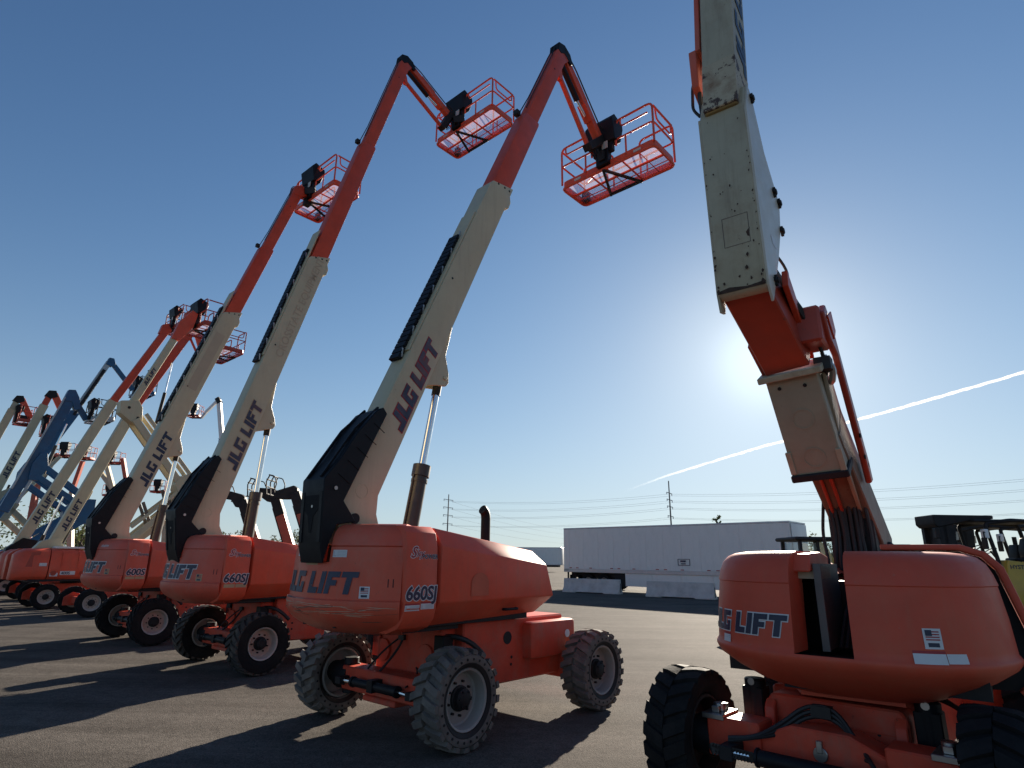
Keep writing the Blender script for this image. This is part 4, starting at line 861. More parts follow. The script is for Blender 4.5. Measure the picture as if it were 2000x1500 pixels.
    # main boom
    m0, m1 = Vector((-.25, -1.56, 6.00)), Vector((-.17, -1.12, 10.4)); md = (m1-m0).normalized(); mn = Vector((0, -md.z, md.y))
    mbm = MB().beam(m0-md*.10, m1, .31, .42, S).build('main_boom', CW, root, .01, xf=X)
    MB().beam(m0-md*.11, m0+md*.46, .314, .424, S).build('boom_end_section', M['cream_eaten'], mbm, .008, xf=X)
    MB().beam(m0-md*.12, m0+md*.02, .30, .38, S).build('boom_heel', M['yellow_dull'], mbm, .01, xf=X)
    MB().beam(m0+md*.75+V(-.205, 0, 0), m1+V(-.205, 0, 0), .05, .36, S).build('side_tray', M['orange_faded'], mbm, .006, xf=X)
    MB().prism([(.75, -.2), (.75, .2), (.35, .12), (.28, -.05)], lambda p, q, d: m0+md*p+mn*q+V(d, 0, 0), -.29, -.22).build('tray_end', M['orange_faded'], mbm, .006, xf=X)
    hs = MB()
    for i in range(4): hs.tube(rpath([m0+md*.8+V(-.235, 0, 0)+mn*(-.1+.05*i), m0+md*.25+V(-.24, 0, 0)+mn*(-.1+.05*i), m0-md*.05+V(-.22, 0, 0)+mn*(-.06+.03*i), m0-md*.3+V(-.16, 0, 0)+mn*(-.04+.02*i)], .1, 3), .02, 6)
    hs.tube(rpath([m0+md*.62+V(-.28, 0, 0), m0+md*.5+V(-.33, 0, 0), m0+md*.2+V(-.33, 0, 0), m0+md*.08+V(-.26, 0, 0)], .06, 3), .016, 6); hs.split('boom_hose', M['rubber_hose'], root, xf=X)
    mc = MB().cyl(m0+md*.1+V(.06, .34, 0), m0+md*.42+V(.06, .34, 0), .065, 14).build('boom_cylinder', M['olive'], root, xf=X)
    MB().cyl(m0+md*.42+V(.06, .34, 0), m0+md*2.6+V(.06, .30, 0), .045, 12).build('cylinder_rod', M['blue_grey'], mc, xf=X)
    msd = lambda u, v, o: X @ (m0+md*u+mn*v+V(.155+o, 0, 0))
    logo(msd, .27, root, 'navy', .42, -.15, False, .2, 'boom_lettering')
    return root
M['orange_near'] = mat('orange_hood_paint', (0.60, 0.084, 0.042), 0.5, var=0.08, dirt=(0.50, 0.15, 0.08), dirt_amt=0.35, bump=0.06, bump_scale=160, spec=0.32, drip=(0.46, 0.14, 0.08), drip_amt=0.3, chip=(0.40, 0.20, 0.14), chip_amt=0.35, chip_scale=16)
M['orange_tower'] = mat('orange_tower_paint', (0.38, 0.046, 0.022), 0.42, var=0.12, dirt=(0.28, 0.06, 0.04), dirt_amt=0.5, chip=(0.09, 0.04, 0.03), chip_amt=0.6)
M['cream_pale'] = mat('cream_plate_paint', (0.55, 0.51, 0.42), 0.35, var=0.05, dirt=(0.40, 0.36, 0.28), dirt_amt=0.4, chip=(0.12, 0.08, 0.05), chip_amt=0.6, chip_scale=10)
M['gap_steel'] = mat('grey_steel_plate', (0.10, 0.10, 0.095), 0.5, var=0.2)
M['cream_eaten'] = mat('cream_paint_eaten_by_rust', (0.45, 0.38, 0.26), 0.6, var=0.1, dirt=(0.22, 0.12, 0.06), dirt_amt=0.9, dirt_scale=4, chip=(0.075, 0.042, 0.03), chip_amt=1.0, chip_scale=3.2, chip_lo=0.53)
M['cream_shaded'] = mat('cream_paint_shaded', (0.31, 0.275, 0.195), 0.55, var=0.1, dirt=(0.25, 0.19, 0.12), dirt_amt=0.5, chip=(0.12, 0.08, 0.05), chip_amt=0.6, chip_scale=8)  # cream paint with the tower's shade put into it, plus dirt and chips
M['rust'] = mat('rust', (0.055, 0.030, 0.020), 0.85, var=0.4, scale=20)
M['yellow_dull'] = mat('dull_yellow_paint', (0.32, 0.23, 0.09), 0.55, var=0.15, dirt=(0.12, 0.08, 0.05), dirt_amt=0.6)
articulated_near()
# ------------------------------------------------------------------ further lifts: beams lie in the boom's own vertical plane, given as (y, z)
GRP = 'boom lifts parked in a row on the asphalt'
def plane_beam(name, m, root, p, q, w, dpt, x=0.0, w2=None, d2=None, bevel=.008, parent=None):
    return MB().beam((x, *p), (x, *q), w, dpt, (1, 0, 0), w2, d2).build(name, M[m], parent or root, bevel)
def plane_plate(name, m, root, pts, x0, x1, parent=None, bevel=.006):
    return MB().prism(pts, lambda a, b, d: (d, a, b), x0, x1).build(name, M[m], parent or root, bevel)
def undercarriage(root, paint='orange_chassis', rt=.43, w=.30, track=1.0, wb=1.05, style='plain', z0=.38, z1=.86):
    for x in (-track, track):
        for y in (-wb, wb): wheel(root, x, y, rt, style, rt, w, rt*.56, -.12 if y < 0 else 0)
    ch = MB().box((-.55, -wb+.3, z0), (.55, wb-.1, z1)).build('chassis', M[paint], root, .02)
    for y in (-wb, wb): MB().box((-track+.16, y-.12, rt-.1), (track-.16, y+.12, rt+.12)).build('axle', M[paint], root, .015)
    for sx in (-1, 1): plane_plate('steering_bracket', paint, root, [(-wb-.34, rt-.16), (-wb+.1, rt-.16), (-wb+.1, rt+.20), (-wb-.1, rt+.26), (-wb-.34, rt+.1)], sx*(track-.24), sx*(track-.20))
    MB().lathe([(0, 0), (.48, 0), (.48, .12), (0, .12)], (0, 0, z1), (0, 0, 1), 28).build('turntable', M['dark'], root)
    return ch
def rounded_turret(root, paint, z0=1.0, z1=2.1, tail=-2.15, far=.25, hw=1.0, recess=True, text=None, lab=True):
    a = [(.30, z0), (hw-.12, z0), (hw-.02, z0+.12), (hw, z0+.34), (hw-.01, z0+.40), (hw-.05, z1-.25), (hw-.16, z1-.07), (hw-.36, z1), (.30, z1)]
    for sx in (1, -1):
        def ring(y, s, dz=0): return [(sx*(.3+(x-.3)*s), y, z0+(z-z0)*(1-dz)) for x, z in a]
        c = MB().loft([ring(tail, .70, .22), ring(tail+.10, .86, .12), ring(tail+.30, .97, .03), ring(tail+1.0, 1.0, 0)]).build('counterweight', M[paint], root, .012, ang=40)
        h = MB().loft([ring(tail+1.03, 1.0, 0), ring(far-.5, 1.0, .02), ring(far-.15, .98, .09), ring(far, .95, .2)]).build('engine_hood', M[paint], root, .012, ang=40)
        k = MB()
        for f in (.25, .62): k.tube([(sx*(hw-.02), tail+1.05+(far-tail-1.05)*f, z0+.42), (sx*(hw-.03), tail+1.05+(far-tail-1.05)*f, z1-.2), (sx*(hw-.3), tail+1.05+(far-tail-1.05)*f, z1)], .022, 6)
        for i, ob in enumerate(k.split('hood_rib', M[paint], h)): pass
        if recess: MB().prism([(tail+.34, z0+.45), (tail+.62, z0+.45), (tail+.72, z1-.14), (tail+.46, z1-.16)], lambda p, q, d: (sx*(hw-.035-(q-z0-.45)*.09+d), p, q), -.02, .006).build('vent_recess', M['orange_tower'], c)
    MB().box((-.9, tail+.5, z0-.06), (.9, far-.1, z0+.02)).box((-.3, tail+.6, z0), (.3, far-.2, z0+.3)).build('turntable_deck', M['dark'], root)
    mp = lambda u, v, o: Vector((hw-.004+o, u, v))
    if lab: warning(mp, tail+1.08, z0+.12, .24, .12, root, False); warning(mp, tail+.72, z0+.47, .22, .11, root, False)
    if text: decal('number_plate', rectp(far-1.02, z0+.17, far-.56, z0+.30), mp, M['decal_white'], root, .002); words(mp, text, .10, root, 'navy', far-.99, z0+.185, .1, .03, None, 'model_lettering')
    if text:
        k = MB().cyl((hw-.01, far-1.22, z0+.23), (hw+.004, far-1.22, z0+.23), .09, 16).cyl((hw-.01, far-.34, z0+.23), (hw+.004, far-.34, z0+.23), .09, 16)
        k.split('tie_down_hole', M['orange_tower'], root)
def row_thing(label, A, cat='boom lift'): return thing('boom_lift', label, cat, (A[0], A[1], 0), -YAW, GRP)
def ptxt(root, p, q, x, h, t0, v0, m='navy', text='JLG LIFT', outline=False):
    a = Vector((0, *p)); d = (Vector((0, *q))-a).normalized(); n = Vector((0, -d.z, d.y))
    logo(lambda u, v, o: a+d*u+n*v+Vector((x+o, 0, 0)), h, root, m, t0, v0, outline, .2, 'boom_lettering', text)

# straight boom lift with the low rounded hoods
r = row_thing('boom lift with low rounded orange hoods, white number plate and thin straight cream boom', (-16.5, 24.0))
undercarriage(r); rounded_turret(r, 'orange', text='400S')
p, q = (-1.12, 1.70), (.86, 7.95); b = plane_beam('base_boom', 'cream', r, p, q, .30, .40)
plane_plate('cylinder_lug', 'cream', r, [(-.38, 3.75), (-.20, 4.35), (-.05, 4.28), (-.12, 4.0)], -.12, .12, b)
plane_plate('boom_foot', 'cream', r, [(-1.55, 1.55), (-1.60, 2.0), (-1.35, 2.35), (-.85, 2.5), (-.45, 1.9), (-.6, 1.5)], -.2, .2, b)
plane_beam('fly_boom', 'orange_red', r, (.76, 7.72), (2.42, 11.65), .22, .32)
ptxt(r, p, q, .15, .20, 1.1, -.11)
lc = MB().cyl((.02, -.85, 1.7), (.02, -.52, 2.9), .08, 14).build('lift_cylinder', M['dark'], r); MB().cyl((.02, -.52, 2.9), (.02, -.16, 4.15), .035, 12).build('cylinder_rod', M['chrome'], lc)
plane_plate('jib_knuckle', 'orange_red', r, [(2.10, 11.3), (2.12, 12.6), (2.28, 12.78), (2.50, 12.6), (2.62, 11.9), (2.55, 11.4)], -.12, .12)
j = plane_beam('jib', 'orange', r, (2.40, 12.6), (3.1, 11.0), .14, .2); plane_beam('jib_link', 'orange_red', r, (2.45, 11.6), (2.98, 10.75), .07, .09); plane_beam('platform_mount', 'dark', r, (3.05, 11.1), (3.6, 11.1), .2, .4)
platform(r, (.15, 4.0, 10.95), 2.4, .92, 'orange_tower', 'orange_tower', True); MB().box((-.15, -1.0, 2.08), (.75, -.05, 2.16)).build('plastic_tray', M['white_paint'], r, .03, seg=2)

# straight boom lift just behind it
r = row_thing('boom lift behind the rounded-hood one, long red fly boom above a low cream base boom', (-20.1, 27.9))
undercarriage(r); rounded_turret(r, 'orange_faded')
p, q = (-1.75, 1.75), (.80, 9.12); plane_beam('base_boom', 'cream', r, p, q, .32, .42); plane_plate('boom_foot_cover', 'black', r, [(-2.0, 1.5), (-2.0, 2.1), (-1.5, 2.55), (-.95, 2.45), (-1.2, 1.6)], -.24, .24)
plane_beam('fly_boom', 'orange_red', r, (.72, 8.9), (2.52, 13.3), .26, .34); ptxt(r, p, q, .16, .24, 1.5, -.12)
plane_plate('boom_nose', 'orange_red', r, [(2.2, 13.1), (2.3, 13.6), (2.6, 13.75), (2.85, 13.55), (2.7, 13.2)], -.14, .14)
plane_beam('platform_mount', 'dark', r, (2.7, 13.5), (2.98, 13.7), .3, .4); platform(r, (.05, 3.25, 13.55), 2.4, .92, 'orange_tower', 'orange_tower', True)
plane_beam('hose_carrier', 'black', r, (-.9, 4.0), (.3, 7.6), .2, .08, x=-.1); lc = MB().cyl((0, -.95, 1.7), (0, -.75, 2.7), .08, 14).build('lift_cylinder', M['dark'], r); MB().cyl((0, -.75, 2.7), (0, -.35, 4.4), .035, 12).build('cylinder_rod', M['chrome'], lc)

# articulated lift whose zigzag arms show between the straight booms
r = row_thing('articulated boom lift hidden low behind the row, its cream zigzag riser arms showing', (-13.2, 21.5))
undercarriage(r); rounded_turret(r, 'orange', z1=1.95, tail=.05, far=2.0, lab=False, hw=.8)
for x in (-.26, .26):
    plane_beam('riser_arm', 'cream', r, (-.35, 2.05), (1.40, 3.95), .10, .20, x); plane_beam('riser_link', 'cream', r, (-.10, 2.80), (1.20, 4.12), .07, .10, x)
    plane_beam('cross_brace', 'cream_rust', r, (.14, 3.68), (.55, 2.82), .05, .10, x*.8); plane_beam('cross_brace', 'cream_rust', r, (.82, 4.20), (1.30, 2.95), .05, .10, x*.8)
    plane_beam('upper_arm', 'cream', r, (1.25, 4.42), (-.60, 6.52), .10, .24, x); plane_beam('upper_link', 'cream', r, (1.62, 4.70), (-.30, 6.78), .07, .13, x)
plane_beam('lower_boom', 'cream', r, (-.2, 2.0), (1.0, 3.1), .24, .22)
plane_plate('riser_knuckle', 'cream', r, [(1.05, 4.38), (1.14, 4.62), (1.52, 4.83), (2.09, 4.52), (2.33, 4.05), (1.84, 3.72), (1.27, 3.98)], -.33, .33)
k = plane_plate('boom_knuckle', 'cream', r, [(-1.10, 6.70), (-1.14, 7.12), (-.59, 7.24), (-.42, 6.99), (-.36, 6.50), (-.50, 6.38), (-.72, 6.44)], -.22, .22)
for y, z in ((-.85, 6.92), (-.52, 6.60)): MB().cyl((.22, y, z), (.235, y, z), .05, 12).build('knuckle_pin', M['dark'], k)
p, q = (-.72, 7.15), (.24, 9.85); plane_beam('main_boom', 'cream', r, p, q, .18, .24); ptxt(r, p, q, .10, .12, .75, -.05)
plane_beam('fly_boom', 'orange_red', r, (.20, 9.75), (.62, 10.9), .14, .18); lc = MB().cyl((.16, .12, 6.5), (.16, .22, 7.7), .06, 12).build('lift_cylinder', M['dark'], r); MB().cyl((.16, .22, 7.7), (.12, .30, 8.9), .03, 10).build('cylinder_rod', M['chrome'], lc)
plane_plate('boom_nose', 'orange', r, [(.12, 9.85), (.30, 10.6), (.70, 11.2), (.92, 11.1), (.82, 10.5), (.42, 9.85)], -.12, .12)
plane_beam('platform_mount', 'dark', r, (.9, 11.0), (.9, 10.7), .2, .3); platform(r, (-.15, 1.35, 10.55), 1.8, .76, 'orange_tower', 'orange_tower', False)
MB().tube([(-.15, -.1, 8.7), (-.22, -.35, 8.5), (-.2, -.2, 8.2), (-.16, .1, 9.2)], .03, 6).build('boom_hoses', M['rubber_hose'], r)

# blue articulated lifts
def blue_lift(label, A, ext, plat):
    r = row_thing(label, A); undercarriage(r, 'blue'); rounded_turret(r, 'blue', tail=-1.7, far=.7, lab=False, recess=False)
    for x in (-.28, .28):
        plane_beam('riser_arm', 'blue', r, (-.1, 2.2), (1.85, 3.75), .12, .34, x); plane_beam('riser_link', 'blue', r, (.1, 2.85), (1.85, 4.2), .09, .2, x)
        plane_beam('upper_arm', 'blue', r, (1.75, 4.2), (-.72, 5.75), .12, .26, x); plane_beam('upper_link', 'blue', r, (1.7, 4.75), (-.45, 6.25), .09, .24, x)
    plane_plate('riser_knuckle', 'blue', r, [(1.45, 3.55), (1.4, 4.4), (1.75, 4.75), (2.1, 4.75), (2.12, 3.75), (1.95, 3.45)], -.35, .35)
    plane_plate('boom_knuckle', 'blue', r, [(-1.0, 5.5), (-1.0, 6.3), (-.75, 6.9), (-.45, 6.9), (-.3, 6.2), (-.6, 5.5)], -.33, .33)
    if ext:
        plane_beam('main_boom', 'blue', r, (-1.6, 3.7), (.95, 10.1), .34, .48, .12); plane_beam('fly_boom', 'blue_grey', r, (.9, 10.0), (2.15, 13.6), .22, .30, .12)
        plane_beam('boom_cable_track', 'dark', r, (.9, 9.9), (1.95, 13.0), .1, .16, .28); plane_plate('boom_nose', 'blue', r, [(1.98, 13.4), (2.1, 13.85), (2.35, 13.85), (2.5, 13.5), (2.3, 13.3)], -.05, .28)
        plane_beam('jib', 'blue', r, (2.25, 13.65), (3.75, 12.1), .18, .26, .1)
    else:
        plane_beam('main_boom', 'blue', r, (-1.65, 3.9), (.08, 10.1), .32, .46); plane_beam('boom_side_cylinder', 'blue_grey', r, (-1.22, 4.3), (-.62, 6.4), .10, .13, .25)
        plane_plate('boom_nose', 'blue', r, [(-.30, 9.8), (-.15, 10.45), (.15, 10.5), (.4, 10.1), (.55, 9.5), (.3, 9.4), (.1, 9.85)], -.2, .2)
        plane_beam('boom_rail', 'blue_grey', r, (-1.55, 5.0), (-.25, 10.0), .10, .07, .20); plane_beam('jib', 'blue', r, (.42, 9.7), (.95, 9.0), .18, .28)
        lc = MB().cyl((.1, -.4, 5.9), (.1, -.15, 7.4), .09, 12).build('lift_cylinder', M['barrel'], r); MB().cyl((.1, -.15, 7.4), (.1, .1, 8.6), .045, 10).build('cylinder_rod', M['chrome'], lc)
    platform(r, plat, 2.2, .9, 'blue_grey' if not ext else 'blue', 'dark', True); return r
blue_lift('blue articulated boom lift with thick blue boom and zigzag arms, left end of the row', (-24.0, 31.5), False, (.25, 1.5, 8.95))
blue_lift('blue boom lift with slender grey-blue fly boom bending down at the tip', (-27.0, 34.5), True, (0, 4.35, 11.85))

# two cream lifts with bent orange jibs at the far left
def bent_lift(label, A, p, q, tipz, je, plat, red, arms=True):
    r = row_thing(label, A); undercarriage(r); rounded_turret(r, 'orange_faded', tail=-1.7, far=.9, lab=False)
    d = Vector((0, q[0]-p[0], q[1]-p[1])).normalized(); t = (q[0]+d.y*.7, q[1]+d.z*.7)
    plane_beam('main_boom', 'cream', r, p, q, .30, .42); ptxt(r, p, q, .15, .26, 1.6, -.13)
    plane_beam('fly_boom', red, r, (q[0]-d.y*.3, q[1]-d.z*.3), t, .22, .32)
    plane_plate('jib_knuckle', 'dark', r, [(t[0]-.25, t[1]-.1), (t[0]-.1, t[1]+.25), (t[0]+.25, t[1]+.3), (t[0]+.4, t[1]-.05), (t[0]+.05, t[1]-.25)], -.16, .16)
    plane_beam('jib', 'orange', r, (t[0]+.2, t[1]+.1), je, .2, .34); plane_beam('platform_mount', 'dark', r, je, (plat[1]-.35, plat[2]+.4), .2, .3)
    platform(r, plat, 2.0, .8, 'orange_tower', 'orange_tower', False)
    for x in (-.25, .25):
        plane_beam('riser_arm', 'cream_worn', r, (1.3, 2.2), (-1.2, 4.4), .1, .28, x); plane_beam('upper_arm', 'cream_worn', r, (-1.1, 4.6), (.6, 7.6), .08, .18, x) if arms else None
    plane_plate('riser_knuckle', 'cream_worn', r, [(-2.2, 3.6), (-2.1, 5.1), (-1.3, 5.6), (-.8, 4.6), (-1.2, 3.7)], -.3, .3)
    plane_beam('lift_cylinder', 'dark', r, (-1.3, 4.0), (-.9, 6.2), .12, .12); return r
bent_lift('cream boom lift with short orange jib folded steeply down, second from the left edge', (-28, 36), (-2.15, 4.5), (-.72, 10.6), 11.5, (.40, 10.1), (-.1, -.05, 8.85), 'orange_red')
bent_lift('leftmost cream boom lift, orange jib bent down from a black knuckle', (-32, 40), (-3.1, 4.6), (-1.72, 11.1), 11.9, (-.65, 10.65), (.0, -1.0, 10.25), 'cream_worn')

# small lifts far behind, drawn in the plane across the view
def far_lift(label, X, Y, beams, plat, L=1.25, fm='orange_tower', turret='orange'):
    r = thing('boom_lift', label, 'boom lift', (X, Y, 0), 0.0, 'small lifts standing far behind the row')
    undercarriage(r); rounded_turret(r, turret, tail=-1.3, far=1.2, lab=False)
    for nm, m, a, b2, w in beams: MB().beam((a[0]-X, 0, a[1]), (b2[0]-X, 0, b2[1]), w, w*1.1, (0, 1, 0)).build(nm, M[m], r, .006)
    platform(r, (plat[0]-X, plat[2] if len(plat) > 2 else .1, plat[1]), L, .8, fm, fm, False, 0, 1.1, r=.026); return r
w_ = far_lift('small white boom lift with bent white jib, far behind, between two cream booms', -27.4, 55, [('lower_boom', 'white_paint', (-27.3, 2.0), (-26.45, 10.3), .42), ('main_boom', 'white_paint', (-26.4, 10.0), (-27.75, 16.1), .34), ('jib', 'white_paint', (-27.8, 16.15), (-28.85, 14.85), .22), ('jib_link', 'white_grey', (-28.8, 14.9), (-29.15, 14.35), .2), ('boom_nose', 'dark', (-27.6, 15.8), (-27.95, 16.3), .36)], (-29.85, 14.45), 1.1)
words(lambda u, v, o: Vector((-26.75+27.4-.10+v*1.0-u*.19, -.2-o, 11.2+u)), 'SKYJACK', .22, w_, 'navy', 0, -.1, 0, .03, None, 'boom_lettering')
far_lift('small lift far behind with orange basket on a crossed cream boom and red jib', -37.2, 58, [('riser', 'cream', (-37.3, 2.0), (-37.9, 7.6), .4), ('main_boom', 'cream', (-37.75, 7.3), (-39.65, 11.3), .34), ('lower_boom', 'cream_worn', (-37.6, 7.4), (-40.05, 10.05), .32), ('jib', 'tele_red', (-37.72, 10.9), (-36.8, 8.3), .32), ('jib_link', 'tele_red', (-40.1, 10.2), (-39.8, 9.9), .36)], (-38.65, 10.40), 1.7)
far_lift('small lift far behind, low orange basket left of the black boom cover', -37.6, 60.5, [('lower_boom', 'cream', (-37.4, 2.0), (-39.0, 6.6), .36), ('main_boom', 'orange_tower', (-39.0, 6.6), (-38.9, 7.6), .3), ('jib', 'orange_tower', (-38.9, 7.9), (-38.2, 9.0), .22)], (-39.9, 7.55), 1.3)
far_lift('small lift far behind, orange basket beside the silver cylinder rod', -32.4, 58, [('lower_boom', 'cream_worn', (-32.2, 2.0), (-32.6, 6.0), .4), ('main_boom', 'tele_red', (-32.6, 5.6), (-32.2, 8.2), .26), ('jib', 'tele_red', (-32.3, 7.2), (-33.0, 7.8), .2)], (-33.7, 7.70), 1.4)
far_lift('small lift far behind, dark red basket low at the left between blue and cream booms', -38.9, 50, [('lower_boom', 'tele_red', (-38.9, 2.0), (-39.2, 8.2), .36), ('main_boom', 'dark', (-39.0, 7.6), (-38.1, 9.9), .3), ('jib', 'tele_red', (-38.2, 10.0), (-38.0, 9.6), .3)], (-37.35, 9.75), 1.7)
far_lift('small lift far behind, orange basket partly hidden by the thin cream boom', -37.0, 52.5, [('lower_boom', 'cream_worn', (-37.0, 2.0), (-38.0, 7.0), .36), ('main_boom', 'tele_red', (-38.0, 7.0), (-37.6, 9.8), .28)], (-37.45, 9.95), 1.2)

# ------------------------------------------------------------------ telehandlers
def telehandler(label, X, Y, tip, foot, neck, fork):
    r = thing('telehandler', label, 'telehandler', (X, Y, 0), 0.0, 'telehandlers with raised red booms')
    for x in (-1.5, 1.5):
        for y in (-1.0, 1.0): o = wheel(r, x, y, .62, 'plain', .62, .42, .34); o.rotation_euler = (0, 0, R_(90 if y > 0 else -90)); o.location = (x, y, .62)
    MB().box((-2.3, -.75, .55), (2.4, .75, 1.25)).build('chassis', M['tele_red'], r, .04); MB().box((.3, -1.15, .7), (2.2, -.35, 1.55)).build('engine_cover', M['tele_red'], r, .06)
    c = MB()
    for x, y in ((-.9, .4), (-.9, 1.1), (.3, .4), (.3, 1.1)): c.beam((x, y, 1.2), (x*.9, y, 2.2), .07, .07, (0, 1, 0))
    for o in c.split('cab_post', M['dark'], r): pass
    MB().box((-.9, .35, 2.18), (.35, 1.15, 2.28)).build('cab_roof', M['dark'], r, .03); MB().box((-.8, .42, 1.2), (.25, 1.08, 2.18)).build('cab_glass', M['glass'], r)
    a, b2 = Vector((foot[0]-X, 0, foot[1])), Vector((tip[0]-X, 0, tip[1])); d = (b2-a).normalized(); s = a-d*((a.z-1.5)/d.z)
    bo = MB().beam(s, b2, .40, .46, (0, 1, 0)).build('boom', M['tele_red'], r, .02); MB().beam(b2-d*1.1, b2+d*.06, .46, .50, (0, 1, 0)).build('boom_head', M['dark'], bo, .02)
    un = Vector((d.z, 0, -d.x)); un = un if un.x > 0 else -un
    MB().beam(s+un*-.26, b2-un*.26-d*.6, .36, .06, (0, 1, 0)).build('boom_hose_track', M['dark'], bo)
    mpf = lambda u, v, o: a+d*(u-1.6)+un*(-v)*1.0+Vector((0, -.2-o, 0)); words(mpf, 'SKYTRAK', .15, r, 'decal_pale', .0, -.08, .1, .02, None, 'boom_lettering')
    n = Vector((neck[0]-X, 0, neck[1])); k = MB().prism([(b2.x+.1, b2.z+.28), (b2.x+.15, b2.z-.25), (b2.x-.35, b2.z-.30), (n.x+.2, n.z-.05), (n.x-.15, n.z), (n.x-.15, n.z+.36), (n.x+.1, n.z+.44), (b2.x-.1, b2.z+.42)], lambda p, q, dd: (p, dd, q), -.17, .17).build('gooseneck', M['dark'], r, .03)
    f = Vector((fork[0]-X, 0, fork[1])); fb = []
    for y in (-.55, 0, .55): fb.append(([(f.x-.12, y, f.z-.75), (f.x-.2, y, f.z-.1), (f.x-.05, y, f.z+.25)], .035))
    for z in (-.72, -.35, .02, .25): fb.append(([(f.x-.16+(.1 if z > .2 else 0), -.62, f.z+z), (f.x-.16+(.1 if z > .2 else 0), .62, f.z+z)], .035))
    for y in (-.6, .6): fb.append((rpath([(f.x+.25, y, f.z-.7), (f.x+.38, y, f.z-.15), (f.x+.2, y, f.z+.2), (f.x-.05, y, f.z+.25)], .1, 3), .03))
    for pts, rr in fb: MB().tube(pts, rr, 6).build('carriage_bar', M['dark'], r)
    lc = MB().cyl(s+Vector((-.9, 0, .1)), s+d*1.4-un*.3, .07, 12).build('lift_cylinder', M['dark'], r); return r
telehandler('telehandler with raised red boom and black fork carriage, nearest the black boom cover', -9.2, 32, (-11.34, 5.10), (-10.46, 2.99), (-12.25, 4.85), (-12.55, 5.75))
telehandler('telehandler with raised red boom, middle one of three behind the row', -10.6, 33.5, (-12.98, 5.08), (-12.0, 2.75), (-13.95, 5.1), (-14.15, 5.75))
telehandler('telehandler with raised red boom, half hidden behind a bronze lift cylinder', -12.9, 34.5, (-15.14, 4.85), (-14.3, 3.03), (-16.0, 5.0), (-16.35, 5.6))
# ------------------------------------------------------------------ trailers and barriers
def trailer(name, label, loc, rz, L=15.5, simple=False):
    r = thing(name, label, 'trailer', (*loc, 0), rz, 'white box trailers')
    z0, z1, Wd = 1.18, 4.08, 2.6
    MB().box((.02, .05, z0+.02), (L-.02, Wd-.05, z1-.03)).build('cargo_box', M['white_paint'], r, .02)
    MB().box((0, 0, z1-.10), (L, Wd, z1)).build('roof_rail', M['alu'], r, .02); MB().box((0, .0, z0-.06), (L, Wd, z0+.16)).build('bottom_rail', M['alu'], r, .01)
    n = 12; pw = (L-.9)/n; pm = MB().box((.0025, 0, z0+.16), (pw-.0025, .03, z1-.10)).mesh('side_panel', M['white_paint'], .003)
    for i in range(n): link('side_panel', pm, r, (.5+pw*i, .012, 0))
    for x in (0, L-.42): MB().box((x, .0, z0), (x+.42+(.08 if x == 0 else 0), .06, z1-.1)).build('corner_post', M['white_paint'], r, .03)
    MB().prism([(.1, z0), (Wd-.1, z0), (Wd-.1, z1-.12), (.1, z1-.12)], lambda a, b, d: (d, a, b), L, L+.06).build('nose_panel', M['white_paint'], r, .04, seg=2)
    MB().box((.3, .5, .78), (L-.6, Wd-.5, 1.12)).build('underframe', M['dark'], r)
    for x in (1.9, 3.2):
        for y in (.42, Wd-.42):
            o = wheel(r, x, y, .52, 'plain', .52, .5, .29); o.rotation_euler = (0, 0, R_(-90 if y < 1 else 90))
        MB().cyl((x, .3, .52), (x, Wd-.3, .52), .07, 10).build('axle', M['dark'], r)
    if simple: return r
    for x in (.45, 1.15, 4.1): MB().box((x, .1, .30), (x+.03, .75, .95)).build('mud_flap', M['black'], r)
    for x in (.12, .55, .75):
        for y in (.25, Wd-.3): MB().box((x, y, .55), (x+.08, y+.1, 1.12)).build('bumper_post', M['dark'], r)
    MB().box((.06, .05, .48), (.16, Wd-.05, .58)).build('rear_bumper', M['dark'], r)
    MB().box((4.15, .10, .30), (4.9, .16, 1.12)).build('side_skirt', M['black'], r)
    sp = 1.98; sm = MB().box((0, .06, .34), (sp-.01, .09, 1.12)).mesh('side_skirt', M['white_paint'], .006)
    for i in range(4): link('side_skirt', sm, r, (4.95+sp*i, 0, 0))
    MB().prism([(12.9, 1.12), (13.5, 1.12), (13.1, .34), (12.9, .34)], lambda a, b, d: (a, d, b), .06, .09).build('side_skirt', M['dark'], r)
    for y in (.5, Wd-.6): MB().box((12.2, y, .12), (12.34, y+.12, 1.12)).build('landing_leg', M['dark'], r, .01)
    for i in range(9):
        for k in range(2 if i % 2 else 3):
            x = .5+i*1.68+k*.28; MB().box((x, -.004, z0+.20), (x+.22, -.001, z0+.25)).build('reflector', M['decal_red' if k != 1 else 'decal_white'], r)
    mp = lambda u, v, o: Vector((u, -.001-.017-o, v)); fr = rectp(8.75, 1.66, 9.55, 1.69, 1)+rectp(8.75, 2.01, 9.55, 2.04, 1)+rectp(8.75, 1.69, 8.79, 2.01, 1)+rectp(9.51, 1.69, 9.55, 2.01, 1)
    decal('sign_frame', fr, mp, M['navy'], r, .004); decal('sign_print', rectp(8.92, 1.86, 9.28, 1.96, 1)+rectp(8.95, 1.73, 9.27, 1.79, 1), mp, M['navy'], r, .004)
    b = MB()
    for i in range(46): x = .3+i*.33; b.cyl((x, -.006, z0+.07), (x, .0, z0+.07), .014, 6)
    tag(b.build('rivets', M['white_grey'], r), kind='stuff'); return r
TRZ = -.7498
trailer('box_trailer', 'near white box trailer with white side skirt, parked behind the concrete barriers', (3.77, 43.79), TRZ)
trailer('box_trailer', 'far white box trailer showing past the left end of the near one', (-6.0, 112.0), -.30, 15.5, True)
trailer('box_trailer', 'far white trailer peeking out right of the leaning boom foot', (53.5, 92.0), -.2, 12.0, True)
